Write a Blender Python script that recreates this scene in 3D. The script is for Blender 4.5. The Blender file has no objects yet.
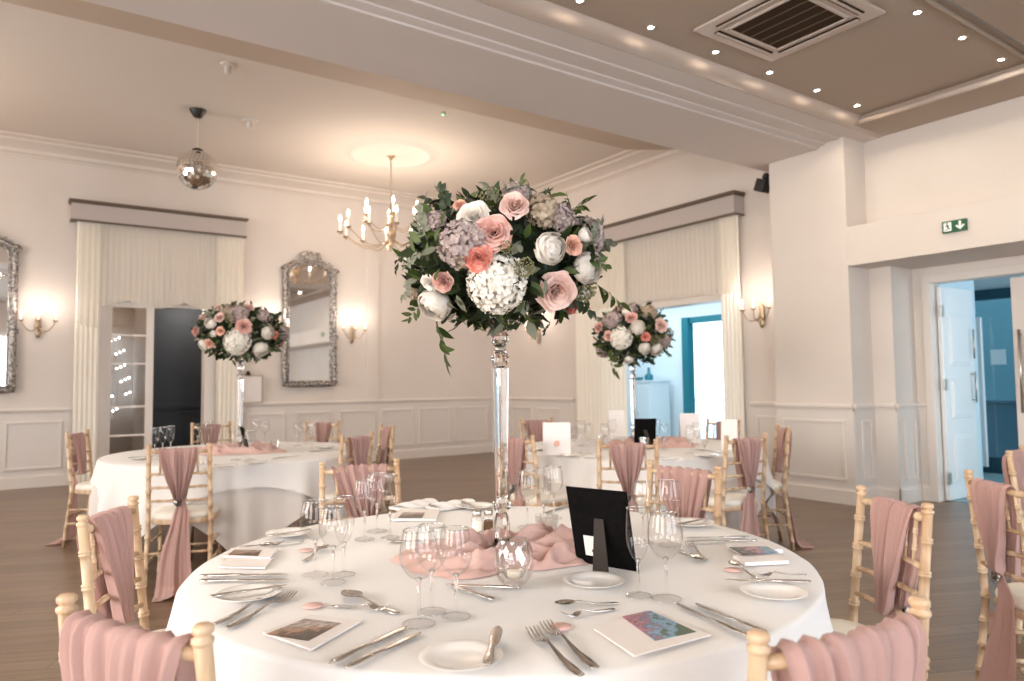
import bpy, math, random
from math import sin, cos, pi, radians, sqrt, atan2, exp
from mathutils import Vector, Matrix, noise

sc = bpy.context.scene
COL = sc.collection
RND = random.Random(7)

# ------------------------------------------------------------------ camera
F, YAW, PIT, ROL, H = 722.12, 0.60589, 0.057546, -0.0116278, 1.30
cy_, sy_, cp_, sp_ = cos(YAW), sin(YAW), cos(PIT), sin(PIT)
fw = Vector((sy_*cp_, cy_*cp_, sp_)); rt0 = Vector((cy_, -sy_, 0)); up0 = rt0.cross(fw)
rt = rt0*cos(ROL) + up0*sin(ROL); up = -rt0*sin(ROL) + up0*cos(ROL)
cam_d = bpy.data.cameras.new('camera'); cam = bpy.data.objects.new('camera', cam_d); COL.objects.link(cam)
cam.matrix_world = Matrix(((rt.x, up.x, -fw.x, 0), (rt.y, up.y, -fw.y, 0), (rt.z, up.z, -fw.z, H), (0, 0, 0, 1)))
cam_d.sensor_width = 36; cam_d.lens = F/1024*36; cam_d.clip_start = 0.02; cam_d.clip_end = 200
cam_d.dof.use_dof = True; cam_d.dof.focus_distance = 2.15; cam_d.dof.aperture_fstop = 3.4
sc.camera = cam
def ray(x, y): return rt*((x-512)/F) - up*((y-340.5)/F) + fw
def az(x, y, z):
    d = ray(x, y); return d*((z-H)/d.z) + Vector((0, 0, H))
def ax(x, y, X):
    d = ray(x, y); return d*(X/d.x) + Vector((0, 0, H))
def ay(x, y, Y):
    d = ray(x, y); return d*(Y/d.y) + Vector((0, 0, H))

# ------------------------------------------------------------------ mesh builder
class MB:
    def __init__(s): s.v = []; s.f = []; s.sm = []
    def add(s, vs, fs, smooth=True, M=None):
        b = len(s.v)
        if M is not None: vs = [M @ Vector(v) for v in vs]
        s.v += [tuple(v) for v in vs]
        s.f += [tuple(i+b for i in f) for f in fs]; s.sm += [smooth]*len(fs)
        return s
    def box(s, x0, x1, y0, y1, z0, z1, M=None):
        vs = [(x, y, z) for x in (x0, x1) for y in (y0, y1) for z in (z0, z1)]
        return s.add(vs, [(0,1,3,2),(4,6,7,5),(0,4,5,1),(2,3,7,6),(0,2,6,4),(1,5,7,3)], False, M)
    def tube(s, pts, rad, n=10, M=None, closed=False, cap=True, smooth=True):
        pts = [Vector(p) for p in pts]; m = len(pts)
        if not isinstance(rad, (list, tuple)): rad = [rad]*m
        vs = []; nrm = None
        for i, p in enumerate(pts):
            a = pts[(i-1) % m] if (i > 0 or closed) else p
            b = pts[(i+1) % m] if (i < m-1 or closed) else p
            t = (b-a).normalized()
            if nrm is None:
                nrm = t.orthogonal().normalized()
                if abs(t.z) < .9: nrm = (Vector((0,0,1)) - t*t.z).normalized()
            else:
                nrm = nrm - t*nrm.dot(t)
                nrm = nrm.normalized() if nrm.length > 1e-6 else t.orthogonal().normalized()
            bn = t.cross(nrm)
            for k in range(n):
                a_ = 2*pi*k/n; vs.append(p + (nrm*cos(a_) + bn*sin(a_))*rad[i])
        fs = []
        for i in range(m if closed else m-1):
            j = (i+1) % m
            for k in range(n):
                l = (k+1) % n; fs.append((i*n+k, i*n+l, j*n+l, j*n+k))
        if cap and not closed:
            fs.append(tuple(range(n-1, -1, -1))); fs.append(tuple(range((m-1)*n, m*n)))
        return s.add(vs, fs, smooth, M)
    def lathe(s, prof, n=24, M=None, smooth=True, fl=0, k=0):
        vs = []; fs = []; m = len(prof)
        for (r, z) in prof:
            for i in range(n):
                a = 2*pi*i/n; rr = max(r, 1e-5)*(1 + fl*cos(k*a)); vs.append((rr*cos(a), rr*sin(a), z))
        for j in range(m-1):
            for i in range(n):
                l = (i+1) % n; fs.append((j*n+i, j*n+l, (j+1)*n+l, (j+1)*n+i))
        return s.add(vs, fs, smooth, M)
    def sheet(s, fn, nu, nv, M=None, closeu=False, smooth=True):
        vs = []; fs = []
        for j in range(nv+1):
            for i in range(nu + (0 if closeu else 1)): vs.append(fn(i/nu, j/nv))
        w = nu if closeu else nu+1
        for j in range(nv):
            for i in range(nu):
                l = (i+1) % w if closeu else i+1
                fs.append((j*w+i, j*w+l, (j+1)*w+l, (j+1)*w+i))
        return s.add(vs, fs, smooth, M)
    def ball(s, c, r, n=12, m=8, M=None, sc_=(1,1,1), smooth=True):
        prof = [(sin(pi*j/m), -cos(pi*j/m)) for j in range(m+1)]
        T = Matrix.Translation(c) @ Matrix.Diagonal((r*sc_[0], r*sc_[1], r*sc_[2], 1))
        return s.lathe(prof, n, T if M is None else M @ T, smooth)
    def poly(s, pts, h, M=None, smooth=False):
        n = len(pts)
        vs = [(p[0], p[1], 0) for p in pts] + [(p[0], p[1], h) for p in pts]
        fs = [tuple(range(n-1, -1, -1)), tuple(range(n, 2*n))] + [(i, (i+1) % n, n+(i+1) % n, n+i) for i in range(n)]
        return s.add(vs, fs, smooth, M)
    def build(s, name, mat, parent=None, bevel=0, solid=0, sharp=None, loc=None, seg=2):
        me = bpy.data.meshes.new(name); me.from_pydata(s.v, [], s.f)
        me.polygons.foreach_set('use_smooth', s.sm); me.materials.append(mat)
        if sharp: me.set_sharp_from_angle(angle=radians(sharp))
        me.update()
        o = bpy.data.objects.new(name, me); COL.objects.link(o)
        if parent is not None: o.parent = parent
        if loc is not None: o.location = loc
        if solid:
            md = o.modifiers.new('thick', 'SOLIDIFY'); md.thickness = solid; md.offset = 0
        if bevel:
            md = o.modifiers.new('bevel', 'BEVEL'); md.width = bevel; md.segments = seg; md.limit_method = 'ANGLE'
        return o

def tag(o, label=None, cat=None, group=None, kind=None):
    if label: o['label'] = label
    if cat: o['category'] = cat
    if group: o['group'] = group
    if kind: o['kind'] = kind
    return o
def thing(name, label, cat, loc=(0,0,0), rz=0, group=None):
    o = bpy.data.objects.new(name, None); o.empty_display_size = .1; COL.objects.link(o)
    o.location = loc; o.rotation_euler = (0, 0, rz)
    return tag(o, label, cat, group)
def struct(o): o['kind'] = 'structure'; return o
KIDS = {}
def copy_tree(o, parent=None):
    c = o.copy(); COL.objects.link(c)
    if parent is not None: c.parent = parent
    for ch in list(o.children): copy_tree(ch, c)
    return c
def relabel(o, label, group=None):
    o['label'] = label
    if group: o['group'] = group
    elif 'group' in o: del o['group']
    return o

# ------------------------------------------------------------------ materials
def mat(name, base=(.8,.8,.8), rough=.5, metal=0, **kw):
    m = bpy.data.materials.new(name); m.use_nodes = True
    b = m.node_tree.nodes['Principled BSDF']
    b.inputs['Base Color'].default_value = (*base, 1); b.inputs['Roughness'].default_value = rough
    b.inputs['Metallic'].default_value = metal
    for k, v in kw.items():
        b.inputs[k.replace('_', ' ')].default_value = v
    return m
def nodes(m): return m.node_tree.nodes, m.node_tree.links, m.node_tree.nodes['Principled BSDF']
def add_noise(m, c1, c2, scale=5, detail=3, stretch=(1,1,1), lo=.3, hi=.7, bump=0, bscale=None, rot=(0,0,0)):
    n, l, b = nodes(m)
    tc = n.new('ShaderNodeTexCoord'); mp = n.new('ShaderNodeMapping'); mp.inputs['Scale'].default_value = stretch
    mp.inputs['Rotation'].default_value = rot
    nz = n.new('ShaderNodeTexNoise'); nz.inputs['Scale'].default_value = scale; nz.inputs['Detail'].default_value = detail
    cr = n.new('ShaderNodeValToRGB'); cr.color_ramp.elements[0].position = lo; cr.color_ramp.elements[1].position = hi
    cr.color_ramp.elements[0].color = (*c1, 1); cr.color_ramp.elements[1].color = (*c2, 1)
    l.new(tc.outputs['Object'], mp.inputs[0]); l.new(mp.outputs[0], nz.inputs['Vector']); l.new(nz.outputs[0], cr.inputs[0])
    l.new(cr.outputs[0], b.inputs['Base Color'])
    if bump:
        n2 = n.new('ShaderNodeTexNoise'); n2.inputs['Scale'].default_value = bscale or scale*4; n2.inputs['Detail'].default_value = 2
        l.new(mp.outputs[0], n2.inputs['Vector'])
        bp = n.new('ShaderNodeBump'); bp.inputs['Strength'].default_value = bump; bp.inputs['Distance'].default_value = .01
        l.new(n2.outputs[0], bp.inputs['Height']); l.new(bp.outputs[0], b.inputs['Normal'])
    return m
def emis(name, col, strength):
    m = bpy.data.materials.new(name); m.use_nodes = True; n, l, b = nodes(m)
    b.inputs['Base Color'].default_value = (*col, 1); b.inputs['Emission Color'].default_value = (*col, 1)
    b.inputs['Emission Strength'].default_value = strength
    m.cycles.emission_sampling = 'NONE'
    return m
def clothmat(name, base, trans=.25, alpha=0., rough=.9, tint=None):
    m = bpy.data.materials.new(name); m.use_nodes = True; n, l, b = nodes(m)
    b.inputs['Base Color'].default_value = (*base, 1); b.inputs['Roughness'].default_value = rough
    b.inputs['Sheen Weight'].default_value = .15; b.inputs['Specular IOR Level'].default_value = .1
    out = n['Material Output']
    t = n.new('ShaderNodeBsdfTranslucent'); t.inputs[0].default_value = (*(tint or base), 1)
    mx = n.new('ShaderNodeMixShader'); mx.inputs[0].default_value = trans
    l.new(b.outputs[0], mx.inputs[1]); l.new(t.outputs[0], mx.inputs[2]); last = mx
    if alpha:
        tr = n.new('ShaderNodeBsdfTransparent'); m2 = n.new('ShaderNodeMixShader'); m2.inputs[0].default_value = alpha
        l.new(mx.outputs[0], m2.inputs[1]); l.new(tr.outputs[0], m2.inputs[2]); last = m2
    l.new(last.outputs[0], out.inputs[0])
    tc = n.new('ShaderNodeTexCoord'); w = n.new('ShaderNodeTexNoise'); w.inputs['Scale'].default_value = 350
    bp = n.new('ShaderNodeBump'); bp.inputs['Strength'].default_value = .12; bp.inputs['Distance'].default_value = .002
    l.new(tc.outputs['Object'], w.inputs['Vector']); l.new(w.outputs[0], bp.inputs['Height']); l.new(bp.outputs[0], b.inputs['Normal'])
    return m

M = {}
M['wall'] = add_noise(mat('wall_paint', rough=.75), (.68,.61,.555), (.715,.645,.59), 1.2, 2, bump=.05, bscale=160)
M['dado'] = mat('dado_paint', (.69,.635,.59), .5)
M['trim'] = mat('trim_paint', (.73,.665,.61), .42)
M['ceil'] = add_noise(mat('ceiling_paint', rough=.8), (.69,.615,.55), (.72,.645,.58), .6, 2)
M['ceil2'] = add_noise(mat('tray_ceiling_shade', rough=.7), (.40,.315,.25), (.43,.345,.275), .7, 2)  # plain white ceiling; its weaker light is put into this brown
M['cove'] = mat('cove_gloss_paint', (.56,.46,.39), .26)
M['beam'] = add_noise(mat('beam_paint', rough=.7), (.64,.57,.53), (.68,.61,.57), .8, 2)
M['cornice'] = mat('cornice_shade_brown', (.50,.40,.32), .7)  # brown stands for shade on the sloping strip, not its paint
M['pelmet'] = mat('pelmet_paint', (.47,.41,.38), .5)
M['pelmet_edge'] = mat('pelmet_edge_paint', (.13,.09,.065), .5)
M['white_cloth'] = clothmat('white_linen', (.86,.82,.79), .12)
M['under_cloth'] = clothmat('shaded_white_linen', (.74,.68,.63), .12)  # same white linen; the darker tone paints in its shade
M['sash'] = clothmat('dusty_pink_chiffon', (.53,.335,.30), .22, .04, tint=(.55,.32,.28))
M['runner'] = clothmat('blush_chiffon', (.74,.49,.43), .22, 0, tint=(.74,.48,.42))
M['sheer'] = clothmat('ivory_voile', (.92,.86,.76), .2, .5, tint=(.93,.88,.78))
M['drape'] = clothmat('ivory_curtain', (.92,.86,.76), .10, 0, tint=(.93,.88,.78))
M['wood'] = add_noise(mat('limewashed_beech', rough=.42), (.46,.28,.155), (.72,.55,.38), 26, 5, (1,1,.10), .33, .66, bump=.15, bscale=60)
M['seatpad'] = mat('ivory_seat_pad', (.84,.79,.70), .8)
M['silver'] = mat('polished_cutlery_steel', (.62,.58,.55), .2, 1)
M['china'] = mat('white_china', (.84,.80,.76), .12, Coat_Weight=.4)
M['card'] = mat('cream_card', (.78,.72,.69), .6)
M['black'] = add_noise(mat('black_backing_card', rough=.8, Specular_IOR_Level=.05), (.003,.003,.003), (.006,.005,.005), 60, 3)
M['brass'] = mat('pale_brass', (.50,.37,.25), .38, 1)
M['antique'] = add_noise(mat('antique_silver_gilt', rough=.34, metal=1), (.14,.12,.11), (.62,.58,.54), 30, 4, lo=.4, hi=.62, bump=.9, bscale=60)
M['mirror'] = mat('mirror_glass', (.86,.86,.86), .03, 1)
M['disco'] = mat('mirror_tile', (.85,.82,.78), .07, 1)
M['candle'] = mat('candle_sleeve_ivory', (.85,.80,.70), .5, Emission_Color=(1,.75,.5,1), Emission_Strength=.35)
M['bulb'] = emis('lit_candle_bulb', (1,.88,.72), 12)
M['bulb_dim'] = emis('lit_sconce_bulb', (1,.88,.74), 3.5)
M['spot'] = emis('lit_downlight', (1,.95,.84), 40)
M['fairy'] = emis('lit_fairy_bulb', (.75,.88,1), 22)
M['black_plastic'] = mat('black_plastic', (.012,.012,.012), .45)
M['plastic'] = mat('white_plastic', (.7,.64,.58), .5)
M['grille'] = mat('dark_air_grille', (.05,.030,.017), .9, Specular_IOR_Level=.1)
M['acframe'] = mat('air_unit_plastic', (.56,.46,.40), .35)
M['green'] = mat('exit_sign_green', (.004,.085,.035), .5, Emission_Color=(.0,.30,.10,1), Emission_Strength=.03)
M['signwhite'] = mat('exit_sign_white', (.85,.85,.8), .5, Emission_Color=(.9,1,.9,1), Emission_Strength=.15)
M['door_paint'] = mat('white_gloss_door', (.80,.81,.82), .22)
M['steel'] = mat('brushed_steel', (.55,.5,.45), .3, 1)
M['slate'] = add_noise(mat('slate_blue_paint', rough=.7), (.046,.053,.063), (.055,.062,.072), 3, 2)
M['teal'] = mat('teal_window_frame', (.008,.17,.23), .4)
M['porch'] = mat('porch_bluelit_white', (.74,.86,.93), .7)  # white walls; the cool daylight tint is mixed into the colour
M['hall'] = mat('hall_bluelit_white', (.60,.72,.76), .6)  # white walls with the blue of the daylight painted in
M['hall_dark'] = mat('dark_teal_timber', (.01,.055,.085), .4)
M['terrace'] = mat('pale_terrace_stone', (.55,.6,.62), .9)
M['red'] = mat('moss_core_green', (.018,.03,.012), .9)

def glass(name, tint, ior, solid):
    m = bpy.data.materials.new(name); m.use_nodes = True; n, l, b = nodes(m); out = n['Material Output']
    if solid:
        b.inputs['Base Color'].default_value = (*tint, 1); b.inputs['Roughness'].default_value = .0
        b.inputs['IOR'].default_value = ior; b.inputs['Transmission Weight'].default_value = 1
    else:
        lw = n.new('ShaderNodeLayerWeight'); lw.inputs[0].default_value = .5
        pw = n.new('ShaderNodeMath'); pw.operation = 'POWER'; pw.inputs[1].default_value = 2.6; l.new(lw.outputs['Facing'], pw.inputs[0])
        fr = n.new('ShaderNodeMath'); fr.operation = 'MULTIPLY_ADD'; fr.inputs[1].default_value = .75; fr.inputs[2].default_value = ((ior-1)/(ior+1))**2
        l.new(pw.outputs[0], fr.inputs[0])
        tr = n.new('ShaderNodeBsdfTransparent'); tr.inputs[0].default_value = (*tint, 1)
        gl = n.new('ShaderNodeBsdfGlossy'); gl.inputs['Roughness'].default_value = .07
        mx = n.new('ShaderNodeMixShader')
        l.new(fr.outputs[0], mx.inputs[0]); l.new(tr.outputs[0], mx.inputs[1]); l.new(gl.outputs[0], mx.inputs[2])
        l.new(mx.outputs[0], out.inputs[0])
    return m
def setthin(m, power, mult, base):
    for q in m.node_tree.nodes:
        if q.type == 'MATH' and q.operation == 'POWER': q.inputs[1].default_value = power
        if q.type == 'MATH' and q.operation == 'MULTIPLY_ADD': q.inputs[1].default_value = mult; q.inputs[2].default_value = base
    return m
M['glass'] = glass('thin_wine_glass', (.975,.97,.965), 1.95, False)
M['glass_rim'] = setthin(glass('glass_rim', (.98,.98,.97), 1.9, False), 1.2, .5, .5)
M['pane'] = glass('window_pane', (.93,.96,.97), 1.5, False)
M['doorglass'] = glass('door_pane', (.90,.88,.85), 1.12, False)
setthin(M['glass'], 3.6, .95, .035); M['glass_foot'] = setthin(glass('glass_foot', (.975,.97,.965), 1.5, False), 5, .5, .13)
M['cut'] = setthin(glass('cut_glass_facets', (.97,.96,.95), 1.5, False), 2.0, .7, .12)
M['crystal'] = glass('cut_crystal', (1,.99,.98), 1.48, True)

def petal(name, c1, c2, trans=.14):
    m = clothmat(name, c1, trans); n, l, b = nodes(m)
    tc = n.new('ShaderNodeTexCoord'); nz = n.new('ShaderNodeTexNoise'); nz.inputs['Scale'].default_value = 3.5
    cr = n.new('ShaderNodeValToRGB'); cr.color_ramp.elements[0].color = (*c1, 1); cr.color_ramp.elements[1].color = (*c2, 1)
    cr.color_ramp.elements[0].position = .35; cr.color_ramp.elements[1].position = .65
    l.new(tc.outputs['Object'], nz.inputs['Vector']); l.new(nz.outputs[0], cr.inputs[0]); l.new(cr.outputs[0], b.inputs['Base Color'])
    return m
M['rose_pink'] = petal('dusky_rose_petal', (.70,.36,.30), (.83,.57,.50))
M['rose_pale'] = petal('pale_rose_petal', (.80,.52,.45), (.88,.69,.61))
M['rose_coral'] = petal('coral_rose_petal', (.70,.19,.14), (.82,.42,.33))
M['rose_peach'] = petal('peach_rose_petal', (.80,.42,.29), (.85,.56,.44))
M['white_petal'] = petal('ivory_petal', (.84,.77,.69), (.89,.83,.76))
M['white_hyd'] = petal('ivory_hydrangea_petal', (.82,.76,.67), (.88,.83,.75))
M['mauve'] = petal('mauve_hydrangea_petal', (.34,.26,.245), (.56,.45,.41))
M['taupe'] = petal('taupe_hydrangea_petal', (.36,.27,.19), (.55,.44,.33))
M['leaf'] = add_noise(mat('dark_green_leaf', rough=.5, Specular_IOR_Level=.3), (.009,.016,.005), (.028,.044,.011), 9, 2)
M['leaf2'] = add_noise(mat('fresh_green_leaf', rough=.5, Specular_IOR_Level=.3), (.035,.058,.009), (.075,.10,.022), 9, 2)
M['euc'] = add_noise(mat('grey_green_eucalyptus_leaf', rough=.6), (.10,.11,.07), (.22,.22,.155), 9, 2)
M['seed'] = add_noise(mat('olive_seed_head', rough=.7), (.13,.12,.05), (.28,.26,.13), 30, 2)
M['twig'] = mat('green_stem', (.06,.07,.025), .6)

# floor : long narrow boards
def floor_mat():
    m = mat('dark_oak_boards', rough=.4, Specular_IOR_Level=.75); n, l, b = nodes(m)
    tc = n.new('ShaderNodeTexCoord'); mp = n.new('ShaderNodeMapping'); mp.inputs['Rotation'].default_value = (0, 0, radians(24))
    l.new(tc.outputs['Object'], mp.inputs[0])
    br = n.new('ShaderNodeTexBrick'); br.inputs['Scale'].default_value = 1; br.inputs['Brick Width'].default_value = 1.5
    br.inputs['Row Height'].default_value = .13; br.inputs['Mortar Size'].default_value = .0025; br.offset = .37
    br.inputs['Color1'].default_value = (.165,.104,.062,1); br.inputs['Color2'].default_value = (.235,.155,.098,1)
    br.inputs['Mortar'].default_value = (.05,.034,.022,1)
    l.new(mp.outputs[0], br.inputs['Vector'])
    m2 = n.new('ShaderNodeMapping'); m2.inputs['Scale'].default_value = (1.2, 26, 1); l.new(mp.outputs[0], m2.inputs[0])
    nz = n.new('ShaderNodeTexNoise'); nz.inputs['Scale'].default_value = 1.6; nz.inputs['Detail'].default_value = 5
    l.new(m2.outputs[0], nz.inputs['Vector'])
    cr = n.new('ShaderNodeValToRGB'); cr.color_ramp.elements[0].position = .32; cr.color_ramp.elements[1].position = .68
    cr.color_ramp.elements[0].color = (.62,.6,.58,1); cr.color_ramp.elements[1].color = (1.2,1.18,1.15,1)
    l.new(nz.outputs[0], cr.inputs[0])
    mx = n.new('ShaderNodeMix'); mx.data_type = 'RGBA'; mx.blend_type = 'MULTIPLY'; mx.inputs[0].default_value = 1
    l.new(br.outputs[0], mx.inputs[6]); l.new(cr.outputs[0], mx.inputs[7]); l.new(mx.outputs[2], b.inputs['Base Color'])
    r = n.new('ShaderNodeMapRange'); r.inputs[3].default_value = .24; r.inputs[4].default_value = .42
    l.new(nz.outputs[0], r.inputs[0]); l.new(r.outputs[0], b.inputs['Roughness'])
    bp = n.new('ShaderNodeBump'); bp.inputs['Strength'].default_value = .12; bp.inputs['Distance'].default_value = .004
    l.new(nz.outputs[0], bp.inputs['Height']); l.new(bp.outputs[0], b.inputs['Normal'])
    return m
M['floor'] = floor_mat()
def photo_mat(name, cols, scale=18, stretch=(1,1,1), grad=0, rotz=0):
    m = mat(name, rough=.35); n, l, b = nodes(m)
    tc = n.new('ShaderNodeTexCoord'); mp = n.new('ShaderNodeMapping'); mp.inputs['Scale'].default_value = stretch
    nz = n.new('ShaderNodeTexNoise'); nz.inputs['Scale'].default_value = scale; nz.inputs['Detail'].default_value = 9; nz.inputs['Roughness'].default_value = .65
    cr = n.new('ShaderNodeValToRGB'); el = cr.color_ramp.elements
    el[0].position = .28; el[0].color = (*cols[0], 1); el[1].position = .72; el[1].color = (*cols[-1], 1)
    for i, c in enumerate(cols[1:-1]):
        e = el.new(.28 + .44*(i+1)/(len(cols)-1)); e.color = (*c, 1)
    l.new(tc.outputs['Object'], mp.inputs[0]); l.new(mp.outputs[0], nz.inputs['Vector']); fac = nz.outputs[0]
    if grad:
        mp.inputs['Rotation'].default_value = (0, 0, rotz)
        sx = n.new('ShaderNodeSeparateXYZ'); l.new(mp.outputs[0], sx.inputs[0])
        ma = n.new('ShaderNodeMath'); ma.operation = 'MULTIPLY_ADD'; ma.inputs[1].default_value = grad; l.new(sx.outputs[0], ma.inputs[0]); l.new(nz.outputs[0], ma.inputs[2]); fac = ma.outputs[0]
    l.new(fac, cr.inputs[0]); l.new(cr.outputs[0], b.inputs['Base Color'])
    return m
M['print_garden'] = photo_mat('printed_garden_picture', [(.02,.03,.02),(.08,.05,.05),(.55,.25,.30),(.30,.14,.18),(.12,.16,.22),(.25,.42,.60),(.06,.10,.06)], 40, grad=3.4, rotz=.6)
M['print_room'] = photo_mat('printed_sepia_picture', [(.03,.02,.012),(.12,.06,.035),(.45,.25,.16),(.10,.08,.06),(.55,.45,.40),(.20,.17,.15)], 30, (1,2.6,1), grad=3.0, rotz=-.7)
M['seal'] = mat('pink_wax_seal', (.72,.38,.30), .4)
M['disc'] = mat('blush_pink_disc', (.72,.46,.41), .5)
M['carpet'] = photo_mat('patterned_hall_carpet', [(.02,.07,.10),(.10,.28,.36),(.35,.45,.42),(.02,.05,.07)], 9)

# ------------------------------------------------------------------ room shell
YA, XB, XP, X1, X2 = 11.37, 7.41, 7.12, 7.52, 7.97
ZF, ZN, ZB = 4.55, 3.92, 3.775         # far ceiling, tray ceiling, beam underside
LX, RY = -4.0, -4.0
def sb(name, m, *boxes, bevel=0):
    b = MB()
    for q in boxes: b.box(*q)
    return struct(b.build(name, m, bevel=bevel))
sb('floor', M['floor'], (LX-.2, 11.0, RY-.2, YA+2.2, -.1, 0))
OX0, OX1, OZ = 1.06, 2.33, 2.50          # opening in far wall
sb('wall_back', M['wall'], (LX, OX0-.03, YA, YA+.15, 0, ZF+.1), (OX1+.03, XB+.15, YA, YA+.15, 0, ZF+.1), (OX0-.03, OX1+.03, YA, YA+.15, OZ+.03, ZF+.1))
WY0, WY1, WZ = 5.78, 8.15, 2.31          # opening in right wall
sb('wall_right', M['wall'], (XB, XB+.2, 5.04, WY0-.03, 0, ZF+.1), (XB, XB+.2, WY1+.03, YA+.15, 0, ZF+.1), (XB, XB+.2, WY0-.03, WY1+.03, WZ+.03, ZF+.1))
sb('wall_pier', M['wall'], (XP, X2+.15, 4.13, 5.04, 0, ZB+.3), bevel=.004)
DY0, DY1, DZ = 2.25, 3.72, 2.29          # double doors at X2
sb('wall_alcove', M['wall'], (X1, X2+.15, 3.90, 4.13, 0, 2.47), (X2, X2+.15, DY1+.03, 3.90, 0, 2.47), (X2, X2+.15, DY0-.03, DY1+.03, DZ+.03, 2.47),
   (X2, X2+.15, RY, DY0-.03, 0, 2.47), (X1, X1+.15, RY, 4.13, 2.87, ZN+.2))
sb('wall_lintel', M['wall'], (XP, X2+.15, RY, 4.13, 2.463, 2.87), bevel=.004)
# wall to the left of the viewer with unseen windows, far-room one added for light, and the wall behind the viewer
sb('wall_left', M['wall'], (LX-.15, LX, RY, -2.6, 0, ZF+.1), (LX-.15, LX, -.2, 1.2, 0, ZF+.1), (LX-.15, LX, 3.6, 6.2, 0, ZF+.1), (LX-.15, LX, 8.8, YA+.15, 0, ZF+.1), (LX-.15, LX, 6.2, 8.8, 0, .8), (LX-.15, LX, 6.2, 8.8, 2.9, ZF+.1),
   (LX-.15, LX, -2.6, -.2, 0, .8), (LX-.15, LX, -2.6, -.2, 2.9, ZF+.1), (LX-.15, LX, 1.2, 3.6, 0, .8), (LX-.15, LX, 1.2, 3.6, 2.9, ZF+.1))
sb('wall_front', M['wall'], (LX, -2.0, RY-.15, RY, 0, ZF), (1.0, 2.2, RY-.15, RY, 0, ZF), (5.2, X2+.15, RY-.15, RY, 0, ZF),
   (-2.0, 1.0, RY-.15, RY, 0, .8), (-2.0, 1.0, RY-.15, RY, 2.9, ZF), (2.2, 5.2, RY-.15, RY, 0, .8), (2.2, 5.2, RY-.15, RY, 2.9, ZF))
for i, (a, b_) in enumerate(((0,0),)): pass
sb('ceiling', M['ceil'], (LX-.15, XB+.2, 5.25, YA+.15, ZF, ZF+.15))
# tray ceiling with border
yc1 = az(480, 39, 3.80).y; yc2 = az(480, 23.5, 3.815).y; yc3 = az(480, 4, 3.83).y; yc4 = az(544, 0, ZN).y
BX = az(945, 95.5, 3.85).x                                # tray border inner edge on the right
by = az(980, 31.5, 3.90).y                                # bead line of the tray on the viewer's side
BX = 6.93
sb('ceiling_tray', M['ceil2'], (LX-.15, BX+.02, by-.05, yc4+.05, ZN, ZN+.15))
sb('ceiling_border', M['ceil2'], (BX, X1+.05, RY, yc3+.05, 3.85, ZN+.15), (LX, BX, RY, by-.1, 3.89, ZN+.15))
b = MB(); b.tube([(LX, by, ZN-.012), (BX, by, ZN-.012)], .017, 8)
b.tube([(BX-.01, by, 3.86), (BX-.01, yc4, 3.86)], .03, 8)
struct(b.build('trim_4', M['cove']))
# beam
b = MB()
def extr(prof, x0, x1, b):
    n = len(prof); vs = [(x0, y, z) for y, z in prof] + [(x1, y, z) for y, z in prof]
    b.add(vs, [(i, i+1, n+i+1, n+i) for i in range(n-1)], False)
extr([(5.25, ZF+.05), (5.25, ZB), (4.41, ZB), (4.41, ZB+.018), (yc1, ZB+.03), (yc1, ZB+.045), (yc2, ZB+.045), (yc2, ZB+.06), (yc3, ZB+.065), (yc3, ZF+.05)], LX, XP+.5, b)
struct(b.build('ceiling_beam', M['beam']))
b = MB(); k = 12
prof = [(yc3, ZB+.065)] + [(yc4 + (yc3-yc4)*(1-sin(pi/2*i/k)), ZB+.068 + (ZN-ZB-.068)*(1-cos(pi/2*i/k))) for i in range(k+1)]
extr(prof, LX, X1+.02, b); o = struct(b.build('trim_5', M['cove'])); [setattr(p, 'use_smooth', True) for p in o.data.polygons]
# cornice round the far room
yl1 = az(300, 71.8, ZF).y
b = MB()
xa = az(600, 171, ZF).x
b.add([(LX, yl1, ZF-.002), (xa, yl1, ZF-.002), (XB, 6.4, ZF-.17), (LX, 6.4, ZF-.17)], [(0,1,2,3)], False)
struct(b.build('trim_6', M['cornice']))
b = MB()
cp = [(0, -.34), (.02, -.34), (.03, -.30), (.07, -.27), (.08, -.20), (.16, -.12), (.24, -.09), (.25, -.05), (.34, -.03), (.35, 0)]
def cornice_line(P0, P1, nrm, b):
    n = len(cp)
    vs = [(P0[0]+nrm[0]*d, P0[1]+nrm[1]*d, ZF+z*.60) for d, z in cp] + [(P1[0]+nrm[0]*d, P1[1]+nrm[1]*d, ZF+z*.60) for d, z in cp]
    b.add(vs, [(i, i+1, n+i+1, n+i) for i in range(n-1)], True)
cornice_line((LX, YA), (XB, YA), (0, -1), b); cornice_line((XB, 5.25), (XB, YA), (-1, 0), b)
struct(b.build('trim_7', M['ceil'], sharp=25))
# ceiling rose
cr_ = az(391, 154, ZF)
b = MB(); b.lathe([(0, ZF-.03), (.1, ZF-.035), (.14, ZF-.015), (.48, ZF-.012), (.52, ZF-.035), (.57, ZF-.035), (.60, ZF-.01), (.66, ZF-.008), (.68, ZF)], 64, Matrix.Translation((cr_.x, cr_.y, 0)))
tag(b.build('ceiling_rose', M['ceil'], sharp=40), 'round plaster ceiling rose above the chandelier', 'ceiling rose')

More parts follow.
